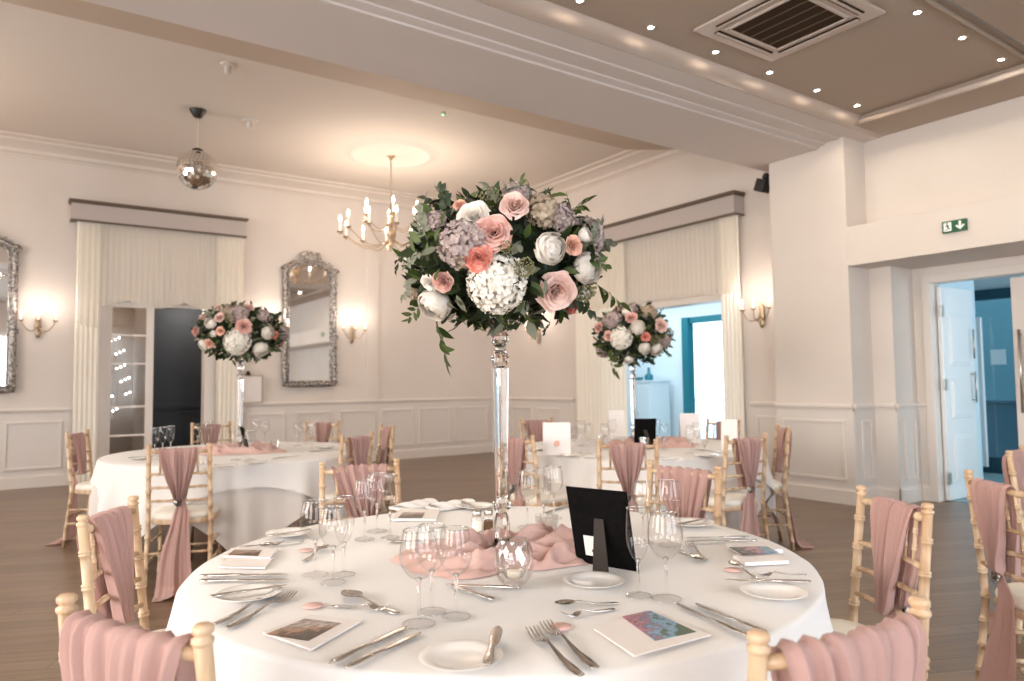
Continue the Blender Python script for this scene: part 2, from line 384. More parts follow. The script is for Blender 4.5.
# dado rails, panels and skirting
def rail_prof(b, p0, p1, nrm, z0=.985, z1=1.03, t=.035):
    x0, y0 = p0; x1, y1 = p1
    prof = [(.0, z0-.03), (.012, z0-.025), (.018, z0), (t, z0+.012), (t, z1-.008), (t-.008, z1), (0, z1)]
    n = len(prof)
    vs = [(x0+nrm[0]*d, y0+nrm[1]*d, z) for d, z in prof] + [(x1+nrm[0]*d, y1+nrm[1]*d, z) for d, z in prof]
    b.add(vs, [(i, i+1, n+i+1, n+i) for i in range(n-1)] + [tuple(range(n)), tuple(range(2*n-1, n-1, -1))], False)
def skirt(b, p0, p1, nrm, h=.17):
    x0, y0 = p0; x1, y1 = p1
    prof = [(.0, .001), (.024, .001), (.024, h-.03), (.014, h-.012), (.014, h), (0, h)]
    n = len(prof)
    vs = [(x0+nrm[0]*d, y0+nrm[1]*d, z) for d, z in prof] + [(x1+nrm[0]*d, y1+nrm[1]*d, z) for d, z in prof]
    b.add(vs, [(i, i+1, n+i+1, n+i) for i in range(n-1)] + [tuple(range(n)), tuple(range(2*n-1, n-1, -1))], False)
def pframe(b, a0, a1, axis, base, sgn, z0=.235, z1=.865, w=.032, t=.018):
    def bx(u0, u1, v0, v1):
        d0, d1 = sorted((base, base+sgn*t))
        if axis == 'x': b.box(u0, u1, d0, d1, v0, v1)
        else: b.box(d0, d1, u0, u1, v0, v1)
    bx(a0, a1, z1-w, z1); bx(a0, a1, z0, z0+w); bx(a0, a0+w, z0+w, z1-w); bx(a1-w, a1, z0+w, z1-w)
bd, br_, bp_, bs_ = MB(), MB(), MB(), MB()
segs = [((LX, YA), (.67, YA), (0,-1)), ((2.9, YA), (XB, YA), (0,-1)), ((XB, 8.95), (XB, YA), (-1,0)), ((XB, 5.04), (XB, 5.6), (-1,0)),
        ((XP, 4.13), (XP, 5.04), (-1,0)), ((XP, 4.13), (X1, 4.13), (0,-1)), ((X1, 3.9), (X1, 4.13), (-1,0)), ((X1, 3.9), (X2, 3.9), (0,-1)), ((X2, 3.80), (X2, 3.9), (-1,0)),
        ((X2, RY), (X2, DY0-.12), (-1,0)), ((LX, RY), (LX, YA), (1,0))]
for p0, p1, nr in segs:
    rail_prof(br_, p0, p1, nr); skirt(bs_, p0, p1, nr)
    x0, y0 = p0; x1, y1 = p1
    bd.box(min(x0, x1, x0+nr[0]*.008), max(x0, x1, x0+nr[0]*.008), min(y0, y1, y0+nr[1]*.008), max(y0, y1, y0+nr[1]*.008), .0, .99)
for a0, a1 in ((-3.9,-3.2),(-3.0,-2.3),(-2.15,-1.5),(-1.35,-.25),(-.07,.57),(2.95,3.53),(3.70,4.28),(4.42,5.05),(5.16,5.76),(5.88,6.5),(6.62,7.3)): pframe(bp_, a0, a1, 'x', YA-.008, -1)
for a0, a1 in ((9.3,9.95),(10.1,10.7),(10.85,11.3)): pframe(bp_, a0, a1, 'y', XB-.008, -1)
pframe(bp_, 5.12, 5.52, 'y', XB-.008, -1); pframe(bp_, 4.22, 4.96, 'y', XP-.008, -1)
pframe(bp_, 7.235, 7.43, 'x', 4.122, -1); pframe(bp_, 7.63, 7.88, 'x', 3.892, -1)
struct(bd.build('wall_dado', M['dado'])); struct(bp_.build('trim_1', M['trim'], bevel=.004)); struct(br_.build('trim_2', M['trim'])); struct(bs_.build('baseboard_room', M['trim']))
b = MB(); b.box(4.89, 5.11, YA-.03, YA, 1.03, ZF-.2); struct(b.build('trim_8', M['wall'], bevel=.004))
# beyond the far doorway: slate-blue passage; ante-room stands in for the glass leaf's reflection
sb('wall_passage', M['slate'], (1.62, 2.9, YA+1.2, YA+1.3, 0, 2.9), (2.9, 3.0, YA+.15, YA+1.3, 0, 2.9))
b = MB(); b.box(1.62, 2.9, YA+1.16, YA+1.2, .96, 1.03)
for i in range(4): b.box(1.66+i*.3, 1.69+i*.3, YA+1.18, YA+1.2, .15, .9)
b.box(1.62, 2.9, YA+1.18, YA+1.2, .86, .9); b.box(1.62, 2.9, YA+1.17, YA+1.2, 0, .16)
struct(b.build('trim_9', M['slate'], bevel=.003))
sb('wall_anteroom', M['wall'], (-.5, 1.62, YA+1.6, YA+1.7, 0, 2.9), (-.6, -.5, YA+.15, YA+1.7, 0, 2.9), (1.60, 1.64, YA+.16, YA+1.6, 0, 2.9))
sb('ceiling_passage', M['ceil'], (-.6, 3.0, YA+.15, YA+1.7, 2.9, 3.0))
fl = thing('fairy_reflection_string', 'string of tiny blue-white fairy lights standing in for a reflection in the glass door', 'fairy lights')  # made-up string behind the pane for the fairy lights it mirrors
b = MB()
zz = [(.85+.72*((i*37) % 53)/53, YA+1.5, .75+1.35*((i*29) % 47)/47) for i in range(46)]
for p in zz: b.ball(p, .011, 6, 4)
o = b.build('bulb_cluster', M['fairy'], fl); o['kind'] = 'stuff'
b = MB(); zz.sort()
b.tube(zz, .0015, 4); b.build('wire', M['plastic'], fl)

# door set in the far wall
d1 = struct(bpy.data.objects.new('door_1', None)); COL.objects.link(d1)
b = MB(); b.box(OX0-.14, OX0, YA-.035, YA+.15, 0, 3.1); b.box(OX1, OX1+.16, YA-.035, YA+.15, 0, 3.1); b.box(OX0, OX1, YA-.035, YA+.15, OZ, OZ+.07); b.box(OX0, OX1, YA-.035, YA+.02, 3.0, 3.1); b.box(1.66, 1.76, YA-.035, YA+.02, OZ+.07, 3.0)
b.build('door_frame', M['trim'], d1, bevel=.004)
b = MB(); gx0, gx1 = OX0, 1.66
b.box(gx0, gx0+.07, YA+.02, YA+.065, 0, OZ); b.box(gx1-.1, gx1, YA+.02, YA+.065, 0, OZ); b.box(gx0+.07, gx1-.1, YA+.02, YA+.065, 0, .25); b.box(gx0+.07, gx1-.1, YA+.02, YA+.065, OZ-.09, OZ)
for z in (.62, 1.02, 1.62, 2.02): b.box(gx0+.07, gx1-.1, YA+.025, YA+.06, z-.015, z+.015)
b.build('glazed_leaf', M['trim'], d1, bevel=.003)
b = MB(); b.box(gx0+.07, gx1-.1, YA+.04, YA+.046, .25, OZ-.09); b.build('pane', M['doorglass'], d1)
b = MB(); b.box(gx1, OX1, YA+.06, YA+.1, 2.44, OZ); b.build('head_rail', M['trim'], d1)
# header panel mouldings seen through the voile
b = MB()
for a0, a1 in ((1.1, 1.62), (1.78, 2.3)): 
    pframe(b, a0, a1, 'x', YA, -1, 2.64, 2.93, .05, .03)
struct(b.build('trim_10', M['trim'], bevel=.006))
b = MB(); pframe(b, 5.95, 7.95, 'y', XB, -1, 2.45, 2.95, .05, .03); struct(b.build('trim_11', M['trim'], bevel=.006))

# pelmets and curtains
def pelmet(name, label, axis, a0, a1, base, z0, z1, dep=.2):
    t = thing(name, label, 'pelmet')
    def bx(b, u0, u1, d0, d1, v0, v1):
        e0, e1 = sorted((base-d0, base-d1))
        if axis == 'x': b.box(u0, u1, e0, e1, v0, v1)
        else: b.box(e0, e1, u0, u1, v0, v1)
    b = MB(); bx(b, a0+.03, a1-.03, dep-.02, dep, z0+.02, z1-.05); bx(b, a0+.03, a0+.05, 0, dep-.02, z0+.02, z1-.05); bx(b, a1-.05, a1-.03, 0, dep-.02, z0+.02, z1-.05)
    b.build('fascia', M['pelmet'], t, bevel=.003)
    b = MB(); bx(b, a0, a1, 0, dep+.03, z1-.03, z1); bx(b, a0+.015, a1-.015, 0, dep+.012, z1-.05, z1-.03); b.build('top_moulding', M['pelmet_edge'], t, bevel=.004)
    b = MB(); bx(b, a0+.02, a1-.02, dep-.03, dep+.012, z0, z0+.022); bx(b, a0+.02, a0+.05, 0, dep-.03, z0, z0+.022); bx(b, a1-.05, a1-.02, 0, dep-.03, z0, z0+.022)
    b.build('bottom_bead', M['pelmet_edge'], t, bevel=.003)
    return t
pelmet('curtain_pelmet', 'long grey pelmet box over the curtained glass door beyond the tables', 'x', .575, 2.90, YA, 3.53, 3.82)
pelmet('curtain_pelmet', 'grey pelmet box above the bright window doorway', 'y', 5.585, 8.95, XB, 3.32, 3.61)
def curtain(name, label, cat, axis, a0, a1, base, z0, z1, m, nf, amp=.022, seed=0, hemf=None, pinch=None, grp=None):
    r = random.Random(seed); ph = r.random()*6; ph2 = r.random()*6
    def fn(u, v):
        a = a0+(a1-a0)*u; z = z1+(z0-z1)*v
        if pinch:
            k = max(0, 1-abs(v-pinch[0])/.22); a = a + (pinch[1]-a)*pinch[2]*k*k
        if hemf: z = z1 + (hemf(u)-z1)*v
        d = amp*sin(u*nf*2*pi+ph+.5*sin(v*3+ph2)) + amp*.4*sin(u*nf*4.7*pi+ph2)
        y = base-.10+d
        return (a, y, z) if axis == 'x' else (y, a, z)
    b = MB(); b.sheet(fn, nf*8, 24)
    return tag(b.build(name, m), label, cat, grp)
curtain('voile_valance', 'sheer ivory voile hanging below the pelmet of the glass door', 'curtain', 'x', .70, 2.86, YA-.02, 2.4, 3.6, M['sheer'], 30, .003, 3,
        hemf=lambda u: 2.50 - .10*abs(sin(u*pi*3+.5)) + (.0 if .12 < u < .88 else -.3))
curtain('curtain', 'gathered ivory curtain beside the glass door, nearer the sconce and large mirror edge', 'curtain', 'x', .68, .97, YA, .02, 3.6, M['drape'], 5, .008, 4)
curtain('curtain', 'ivory curtain between the dark doorway and the small framed notice', 'curtain', 'x', 2.48, 2.86, YA, .02, 3.6, M['drape'], 6, .008, 5)
curtain('voile_valance', 'sheer ivory voile below the pelmet of the bright window doorway', 'curtain', 'y', 5.64, 8.85, XB-.02, 2.3, 3.36, M['sheer'], 40, .003, 6,
        hemf=lambda u: 2.36 + .05*sin(u*pi))
curtain('curtain', 'narrow ivory curtain between the bright doorway and the wall sconce', 'curtain', 'y', 5.64, 5.93, XB, .02, 3.36, M['drape'], 5, .008, 7)
curtain('curtain', 'wide ivory curtain on the darker side of the bright doorway, behind the round table', 'curtain', 'y', 7.66, 8.80, XB, .02, 3.36, M['drape'], 12, .010, 8)

# bright porch beyond the window opening
PY = 11.0
sb('wall_porch', M['porch'], (XB+.2, 9.9, PY, PY+.1, 0, 2.8), (9.8, 9.9, 4.2, 5.0, 0, 2.8), (9.8, 9.9, 8.74, PY, 0, 2.8), (9.8, 9.9, 5.0, 8.74, 2.37, 2.8), (XB+.2, 9.9, 4.1, 4.2, 0, 2.8), (9.8, 9.9, 5.0, 8.74, 0, .10))
sb('ceiling_porch', M['porch'], (XB+.2, 9.9, 4.1, PY+.1, 2.8, 2.9))
sb('floor_porch', M['terrace'], (XB+.2, 9.9, 4.1, PY+.1, 0, .012))
w1 = struct(bpy.data.objects.new('window_1', None)); COL.objects.link(w1)
b = MB()
b.box(9.72, 9.87, 8.62, 8.77, .10, 2.40); b.box(9.76, 9.87, 5.0, 8.62, 2.29, 2.40); b.box(9.76, 9.86, 4.97, 5.1, .1, 2.29); b.box(9.76, 9.86, 5.1, 8.62, .10, .19); b.box(9.77, 9.85, 6.7, 6.77, .19, 2.29)
b.build('window_frame', M['teal'], w1, bevel=.004)
b = MB(); b.box(9.81, 9.816, 5.1, 8.62, .19, 2.29); b.build('pane', M['pane'], w1)
b = MB(); b.box(XB-.02, XB+.2, WY0-.09, WY0, 0, WZ+.09); b.box(XB-.02, XB+.2, WY1, WY1+.09, 0, WZ+.09); b.box(XB-.02, XB+.2, WY0, WY1, WZ, WZ+.09)
struct(b.build('trim_12', M['trim'], bevel=.005))
cab = thing('storage_cabinet', 'white cupboard standing in the bright porch beyond the doorway', 'cabinet', (9.45, 9.42, .012))
b = MB(); b.box(-.22, .25, -.36, .34, 0, 1.26); b.build('body', M['porch'], cab, bevel=.006)
b = MB(); b.box(-.24, .27, -.38, .36, 1.26, 1.29); b.build('top', M['porch'], cab, bevel=.005)
for s_ in (-1, 1):
    b = MB(); b.box(-.238, -.22, -.34 if s_ < 0 else .0, -.02 if s_ < 0 else .32, .06, 1.22); d = b.build('door', M['porch'], cab, bevel=.004)
    b = MB(); b.ball((-.25, -.05 if s_ < 0 else .03, .7), .014); b.build('knob', M['steel'], d)
b = MB(); b.lathe([(0,0),(.07,0),(.075,.02),(.075,.09),(.03,.13),(.022,.22),(.026,.23),(0,.23)], 16)
tag(b.build('bottle', M['teal'], loc=(9.4, 9.27, 1.302)), 'dark teal bottle on the white cupboard in the porch', 'bottle')
b = MB(); b.lathe([(0,0),(.10,0),(.12,.03),(.13,.06),(.12,.06),(.09,.03),(0,.02)], 20)
tag(b.build('bowl', M['teal'], loc=(9.4, 9.58, 1.302)), 'low teal bowl beside the bottle on the porch cupboard', 'bowl')
# outside
sb('terrace', M['terrace'], (9.9, 16, 0, 16, -.12, -.02))
rl = thing('balustrade', 'low pale balustrade outside the bright window', 'balustrade', (13.0, 9.0, 0))
b = MB(); b.box(-.05, .05, -4, 4, .80, .88); b.build('rail', M['porch'], rl)
b = MB()
for i in range(41): b.box(-.02, .02, -4+i*.2-.03, -4+i*.2+.03, -.02, .80)
o = b.build('balusters', M['porch'], rl)

# hall beyond the double doors
sb('wall_hall', M['hall'], (X2+.15, 11.0, 5.2, 5.3, 0, 2.8), (10.9, 11.0, 4.68, 5.2, 0, 2.8), (10.9, 11.0, 0.2, 3.0, 0, 2.8), (10.9, 11.0, 3.0, 4.68, 2.46, 2.8), (X2+.15, 11.0, .2, .3, 0, 2.8), (X2+.15, X2+.2, 3.72, 5.2, 0, 2.8))
sb('ceiling_hall', M['porch'], (X2+.15, 11.0, .2, 5.3, 2.8, 2.9), (X2, X2+.2, RY, 5.3, 2.47, 2.9))
sb('floor_hall', M['carpet'], (X2+.15, 10.9, .3, 5.2, 0, .006))
w2 = struct(bpy.data.objects.new('window_2', None)); COL.objects.link(w2)
b = MB(); b.box(10.84, 10.94, 4.56, 4.70, 0, 2.48); b.box(10.84, 10.94, 2.98, 3.1, 0, 2.48); b.box(10.84, 10.94, 3.1, 4.56, 2.34, 2.48); b.box(10.86, 10.92, 3.1, 4.56, 0, .22)
b.build('window_frame', M['hall_dark'], w2, bevel=.004)
b = MB(); b.box(10.88, 10.886, 3.1, 4.56, .22, 2.34); b.build('pane', M['pane'], w2)
b = MB(); b.box(10.70, 10.76, 4.38, 4.44, .10, 2.1); b.build('stile', M['door_paint'], w2, bevel=.004)
b = MB(); b.box(10.872, 10.878, 4.16, 4.34, 1.46, 1.66); b.build('notice', M['hall'], w2)
cy = sb('wall_courtyard', mat('courtyard_blue_render', (.025,.095,.125), .8), (13.2, 13.3, 1.0, 8.5, .8, 4.2))
bn = thing('planter_bench', 'dark teal planter box outside the blue glass door', 'planter', (12.3, 5.0, -.02))
b = MB(); b.box(-.25, .25, -2.2, 1.6, 0, .92); b.build('box', M['hall_dark'], bn, bevel=.01)
b = MB(); b.box(-.28, .28, -2.23, 1.63, .92, .97); b.build('top', M['hall_dark'], bn, bevel=.005)

# double doors
d2 = struct(bpy.data.objects.new('door_2', None)); COL.objects.link(d2)
b = MB(); fw_ = .085
b.box(X2-.025, X2+.15, DY1, DY1+fw_, 0, DZ+fw_); b.box(X2-.025, X2+.15, DY0-fw_, DY0, 0, DZ+fw_); b.box(X2-.025, X2+.15, DY0, DY1, DZ, DZ+fw_)
b.build('door_frame', M['trim'], d2, bevel=.005)
def door_leaf(name, w, h, m):
    b = MB(); b.box(0, w, -.022, .022, 0.012, h)
    for (z0, z1) in ((.2, .68), (.86, 1.28), (1.42, 1.98)):
        for s in (-1, 1):
            yb = s*.022
            for (u0, u1, v0, v1, t) in ((.12, w-.12, z0, z1, .010), (.15, w-.15, z0+.03, z1-.03, .018)):
                y0, y1 = sorted((yb, yb+s*t)); b.box(u0, u1, y0, y1, v0, v1)
    return b.build(name, m, None, bevel=.006)
leaf = struct(door_leaf('door_3', .68, 2.26, M['door_paint']))
leaf.location = (X2+.10, DY1-.03, 0); leaf.rotation_euler = (0, 0, radians(-1))
b = MB(); b.tube([(.60, -.06, 1.02), (.60, -.06, 1.36), ], .011, 8); b.tube([(.60,-.02,1.05),(.60,-.06,1.05)], .008, 6); b.tube([(.60,-.02,1.33),(.60,-.06,1.33)], .008, 6)
b.tube([(.60, -.06, 1.5), (.60, -.06, 1.82)], .011, 8)
b.build('pull_handle', M['steel'], leaf)
for z in (.24, 1.22, 2.0):
    b = MB(); b.box(-.03, .035, -.034, -.02, z-.06, z+.06); b.build('hinge', M['steel'], leaf, bevel=.002)
leaf2 = struct(door_leaf('door_4', .73, 2.26, M['trim']))
leaf2.location = (X2+.05, DY0+.01, 0); leaf2.rotation_euler = (0, 0, radians(90))
b = MB(); b.tube([(.66, .075, .95), (.66, .075, 1.75)], .014, 10)
for z in (1.0, 1.7): b.tube([(.66, .02, z), (.66, .075, z)], .009, 8)
b.build('pull_handle', M['steel'], leaf2)

# windows behind and to the side of the viewer; far-room one added for light
wi = 3
for (kind, a0, a1) in (('l', -2.6, -.2), ('l', 1.2, 3.6), ('l', 6.2, 8.8), ('f', -2.0, 1.0), ('f', 2.2, 5.2)):
    w = struct(bpy.data.objects.new('window_%d' % wi, None)); COL.objects.link(w); wi += 1
    b = MB(); n = 3
    def bx(u0, u1, v0, v1):
        if kind == 'l': b.box(LX-.12, LX-.04, u0, u1, v0, v1)
        else: b.box(u0, u1, RY-.12, RY-.04, v0, v1)
    bx(a0, a1, .8, .87); bx(a0, a1, 2.83, 2.9); bx(a0, a1, 2.1, 2.14)
    for i in range(n+1):
        u = a0+(a1-a0-.06)*i/n; bx(u, u+.06, .87, 2.83)
    b.build('window_frame', M['trim'], w, bevel=.004)

# ------------------------------------------------------------------ ceiling and wall fixtures
def ptlight(name, loc, e, col=(1,.76,.52), r=.05, parent=None, typ='POINT', **kw):
    l = bpy.data.lights.new(name, typ); l.energy = e; l.color = col
    if typ in ('POINT', 'SPOT'): l.shadow_soft_size = r
    for k, v in kw.items(): setattr(l, k, v)
    o = bpy.data.objects.new(name, l); COL.objects.link(o); o.location = loc
    if parent: o.parent = parent
    return o
WARM = (1, .83, .68)
# downlights
sp_far = [(az(x, y, ZN)) for x, y in ((579, 1), (651, 27), (715, 52), (770, 72), (817, 90), (858, 105))]
sp_near = [(az(x, y, ZN)) for x, y in ((925, 9), (969, 35), (1008, 57))]
yfar = sum(p.y for p in sp_far)/6; ynear = sum(p.y for p in sp_near)/3
def downlight(x, y, label, grp=None, e=9):
    t = thing('downlight', label, 'downlight', (x, y, ZN), 0, grp)
    b = MB(); b.lathe([(.022, -.001), (.022, -.006), (.036, -.007), (.040, 0)], 24); b.build('bezel', M['steel'], t)
    b = MB(); b.lathe([(0, -.003), (.022, -.003)], 20); b.build('lamp', M['spot'], t)
    ptlight('downlight_lamp', (0, 0, -.012), e, (1, .86, .68), .025, t, 'SPOT', spot_size=radians(172), spot_blend=.35)
    return t
fl_ = ['recessed downlight in the row by the beam, fifth from the alcove corner and partly cut by the picture top', 'recessed downlight by the beam, second from the top edge and clear of the air unit',
       'recessed downlight in the row by the beam just outside the corner of the air unit', 'recessed downlight in the row by the beam below the tip of the air unit',
       'recessed downlight next to last before the corner in the row by the beam', 'recessed downlight in the row by the beam closest to the alcove corner']
fl_[0] = 'recessed downlight in the beam row cut off at the top edge'
for p, lb in zip(sp_far, fl_): downlight(p.x, yfar, lb, e=16)
for p, lb in zip(sp_near, ('recessed downlight beside the ceiling bead, closest to the air unit', 'recessed downlight beside the ceiling bead, middle of its three', 'recessed downlight beside the ceiling bead, closest to the alcove wall')): downlight(p.x, ynear+.05, lb)
for x in (2.4, 1.7, .9, -.2, -1.5): 
    if az(579,1,ZN).x - x > .6: downlight(x, yfar, 'recessed downlight in the beam row beyond the frame', 'downlights beyond the frame')

for x in (4.6, 3.9, 3.2, 2.5, 1.8, 1.1, .4, -.3, -1.0): downlight(x, ynear+.05, 'added recessed downlight beside the ceiling bead beyond the frame', 'downlights beyond the frame', 20)  # unseen row added to brighten the nearest table from above
# ceiling air unit
ac = thing('ceiling_air_unit', 'square ceiling air conditioning unit with dark slatted centre grille', 'air conditioner', (4.60, 3.06, ZN))
b = MB(); S = .475
b.box(-S, S, -S, S, -.022, 0); b.build('casing', M['acframe'], ac, bevel=.01)
b = MB()
for i in range(4):
    Mx = Matrix.Rotation(i*pi/2, 4, 'Z')
    b.box(-S+.15, S-.15, S-.125, S-.075, -.028, -.020, Mx)
b.build('air_slot', M['grille'], ac)
b = MB()
for i in range(4): b.box(-S+.15, S-.15, S-.110, S-.088, -.036, -.029, Matrix.Rotation(i*pi/2, 4, 'Z'))
b.build('air_flap', M['acframe'], ac, bevel=.003)
b = MB(); b.box(-.285, .285, -.285, .285, -.030, -.022); b.build('filter_panel', M['grille'], ac)
b = MB(); 
for s in (-1, 1): b.box(-.31, .31, s*.295-.012, s*.295+.012, -.036, -.022); b.box(s*.295-.012, s*.295+.012, -.31, .31, -.036, -.022)
b.build('grille_frame', M['acframe'], ac, bevel=.003)
b = MB()
for i in range(1, 5): b.box(-.285+i*.114-.0025, -.285+i*.114+.0025, -.283, .283, -.034, -.030)
b.build('grille_slats', mat('brown_slat', (.13,.09,.06), .6), ac)

# small ceiling fittings
p = az(228, 64, ZF); b = MB(); b.lathe([(0,-.11),(.035,-.11),(.04,-.03),(.07,-.02),(.075,0)], 20)
tag(b.build('smoke_detector', M['plastic'], loc=(p.x, p.y, ZF), sharp=40), 'small pale ceiling detector between the beam and the mirror ball', 'smoke detector')
p = az(250, 120, ZF); b = MB(); b.lathe([(0,-.10),(.05,-.10),(.045,-.03),(.09,-.02),(.095,0)], 20)
tag(b.build('smoke_detector', M['plastic'], loc=(p.x, p.y, ZF), sharp=40), 'pale ceiling detector just beside the hanging mirror ball', 'smoke detector')
p = az(443, 113, ZF); t = thing('sensor', 'tiny ceiling sensor with a green light', 'sensor', (p.x, p.y, ZF))
b = MB(); b.lathe([(0,-.02),(.03,-.018),(.035,0)], 16); b.build('housing', M['ceil'], t)
b = MB(); b.ball((0,0,-.024), .009, 8, 6); b.build('indicator', emis('green_indicator', (.2,1,.4), 6), t)

# mirror ball
p = az(198, 110, ZF); pc = ay(197, 170, p.y)
mb_ = thing('mirror_ball', 'silver mirror ball hanging from a black ceiling cup', 'mirror ball', (p.x, p.y, ZF))
b = MB(); b.lathe([(.095, 0), (.09, -.02), (.05, -.085), (.02, -.10), (0, -.10)], 24); b.build('ceiling_cup', M['black_plastic'], mb_)
dz = pc.z - ZF
b = MB(); b.tube([(0,0,-.1), (0,0,dz+.22)], .006, 6); b.build('wire', M['plastic'], mb_)
b = MB(); nn = 18; rb = .232
for j in range(nn):
    a0, a1 = pi*j/nn, pi*(j+1)/nn; am = (a0+a1)/2; k = max(4, int(34*sin(am)))
    for i in range(k):
        t0, t1 = 2*pi*(i+.04)/k, 2*pi*(i+.96)/k; tm = (t0+t1)/2; jit = RND.uniform(-.02, .02)
        vs = []
        for (a, tt) in ((a0+.006, t0), (a0+.006, t1), (a1-.006, t1), (a1-.006, t0)):
            rr = rb*(1+jit*(a-am)*2); vs.append((rr*sin(a)*cos(tt), rr*sin(a)*sin(tt), dz+rr*cos(a)))
        b.add(vs, [(0,3,2,1)], False)
b.build('mirror_tiles', M['disco'], mb_)
b = MB(); b.ball((0,0,dz), rb*.985, 24, 16); b.lathe([(.06, dz+rb*.97), (.06, dz+rb+.01), (.02, dz+rb+.03), (0, dz+rb+.03)], 16)
b.build('core', M['grille'], mb_)

# chandelier
def candle_arm(par, r, z, ang, drop, hh=.14):
    Mx = Matrix.Rotation(ang, 4, 'Z')
    b = MB()
    pts = []
    for i in range(15):
        t = i/14; x = .04 + (r-.04)*t
        zz_ = z + drop*(-sin(pi*min(t*1.15, 1))*.9) + (0 if t < .87 else (t-.87)/.13*.06) - drop*.25*(1-t)
        pts.append((x, 0, zz_))
    b.tube(pts, .0065, 7, Mx)
    b.tube([(r, 0, z+.02), (r, 0, z+.055)], [.008, .012], 8, Mx)
    b.lathe([(0, z+.04), (.03, z+.045), (.045, z+.062), (.044, z+.066), (.012, z+.056)], 14, Mx @ Matrix.Translation((r, 0, 0)))
    a = b.build('arm', M['brass'], par)
    b = MB(); b.lathe([(.014, z+.058), (.014, z+.058+hh), (.0, z+.058+hh)], 12, Mx @ Matrix.Translation((r, 0, 0))); b.build('candle_sleeve', M['candle'], a)
    b = MB(); zb = z+.058+hh
    b.lathe([(0, zb), (.010, zb+.008), (.018, zb+.03), (.014, zb+.055), (.005, zb+.085), (0, zb+.095)], 12, Mx @ Matrix.Translation((r, 0, 0))); b.build('bulb', M['bulb'], a)
cxy = az(391, 154, ZF)
ch = thing('chandelier', 'pale brass chandelier with two tiers of lit candle bulbs', 'chandelier', (cxy.x, cxy.y, ZF))
zlow = ay(391, 247, cxy.y).z - ZF          # underside of the lower arms
b = MB(); b.lathe([(0,-.09),(.02,-.085),(.04,-.05),(.075,-.03),(.08,0)], 20); b.build('ceiling_cup', M['brass'], ch)
b = MB()
for i in range(26):
    z = -.09 - i*.030
    if z < zlow+.62: break
    b.tube([(.010*cos(t)*(1 if i % 2 else 0), .010*cos(t)*(0 if i % 2 else 1), z-.018+.02*sin(t)) for t in [2*pi*k/8 for k in range(8)]], .0035, 5, closed=True)
b.build('chain', M['brass'], ch)
b = MB(); zc = zlow
b.lathe([(0, zc+.62), (.02, zc+.60), (.018, zc+.5), (.04, zc+.47), (.05, zc+.43), (.022, zc+.39), (.018, zc+.3), (.03, zc+.26), (.065, zc+.22), (.07, zc+.17), (.03, zc+.12), (.02, zc+.07), (.035, zc+.04), (.03, zc), (.008, zc-.03), (.014, zc-.05), (0, zc-.07)], 20)
b.build('stem', M['brass'], ch)
for i in range(12): candle_arm(ch, .70, zc+.13, 2*pi*(i+.35)/12, .13)
for i in range(6): candle_arm(ch, .40, zc+.34, 2*pi*(i+.15)/6, .10)
for i in range(0, 12, 2):
    a_ = 2*pi*(i+.35)/12; ptlight('chandelier_lamp', (.70*cos(a_), .70*sin(a_), zc+.13+.058+.14+.115), 15, WARM, .012, ch)
ch2 = copy_tree(ch); ch2.location = (cxy.x-6.3, cxy.y, ZF); relabel(ch2, 'second pale brass chandelier farther along the ceiling, outside the frame')

# wall sconces
def sconce(label, loc, rz, e=6.5):
    t = thing('wall_sconce', label, 'wall light', loc, rz)        # local -y is into the room
    b = MB(); b.lathe([(0,-.15),(.02,-.14),(.04,-.09),(.02,-.05),(.045,0),(.03,.05),(.04,.10),(.015,.14),(0,.16)], 14, Matrix.Translation((0,-.03,0)) @ Matrix.Diagonal((1,.6,1,1)))
    b.build('back_plate', M['brass'], t)
    for s in (-1, 0, 1):
        b = MB(); pts = []
        for i in range(9):
            q = i/8; pts.append((s*(.19*q), -.05-.09*sin(q*pi/2)*(1.5 if s == 0 else 1), .0-.08*sin(q*pi)+.06*q*q))
        b.tube(pts, .007, 7); e_ = pts[-1]
        b.lathe([(0,0),(.02,.002),(.035,.016),(.034,.02),(.01,.012)], 12, Matrix.Translation(e_))
        a = b.build('arm', M['brass'], t)
        b = MB(); b.lathe([(.010,.012),(.010,.085),(0,.085)], 10, Matrix.Translation(e_)); b.build('candle_sleeve', M['candle'], a)
        b = MB(); b.lathe([(0,.085),(.008,.09),(.013,.108),(.009,.13),(0,.15)], 10, Matrix.Translation(e_)); b.build('bulb', M['bulb_dim'], a)
    for s in (-1, 0, 1): ptlight('sconce_lamp', (s*.19, -.27 if s == 0 else -.25, .30), e/3, (1, .85, .74), .012, t)
    return t
sconce('three-armed brass wall sconce between the tall mirror at the edge and the curtained door', (ay(38,325,YA).x, YA-.01, 2.10), 0)
sconce('brass wall sconce on the far wall between the arched mirror and the pilaster', (4.62, YA-.01, 2.12), 0)
sconce('brass wall sconce half hidden behind the flowers beside the arched mirror', (3.33, YA-.01, 2.12), 0)
sconce('brass wall sconce behind the flower-topped vase, on the wall before the window doorway', (XB-.01, ax(540,335,XB).y, 2.10), radians(-90))
sconce('brass wall sconce between the bright window doorway and the wall pier', (XB-.01, 5.38, 2.06), radians(-90), 5.5)

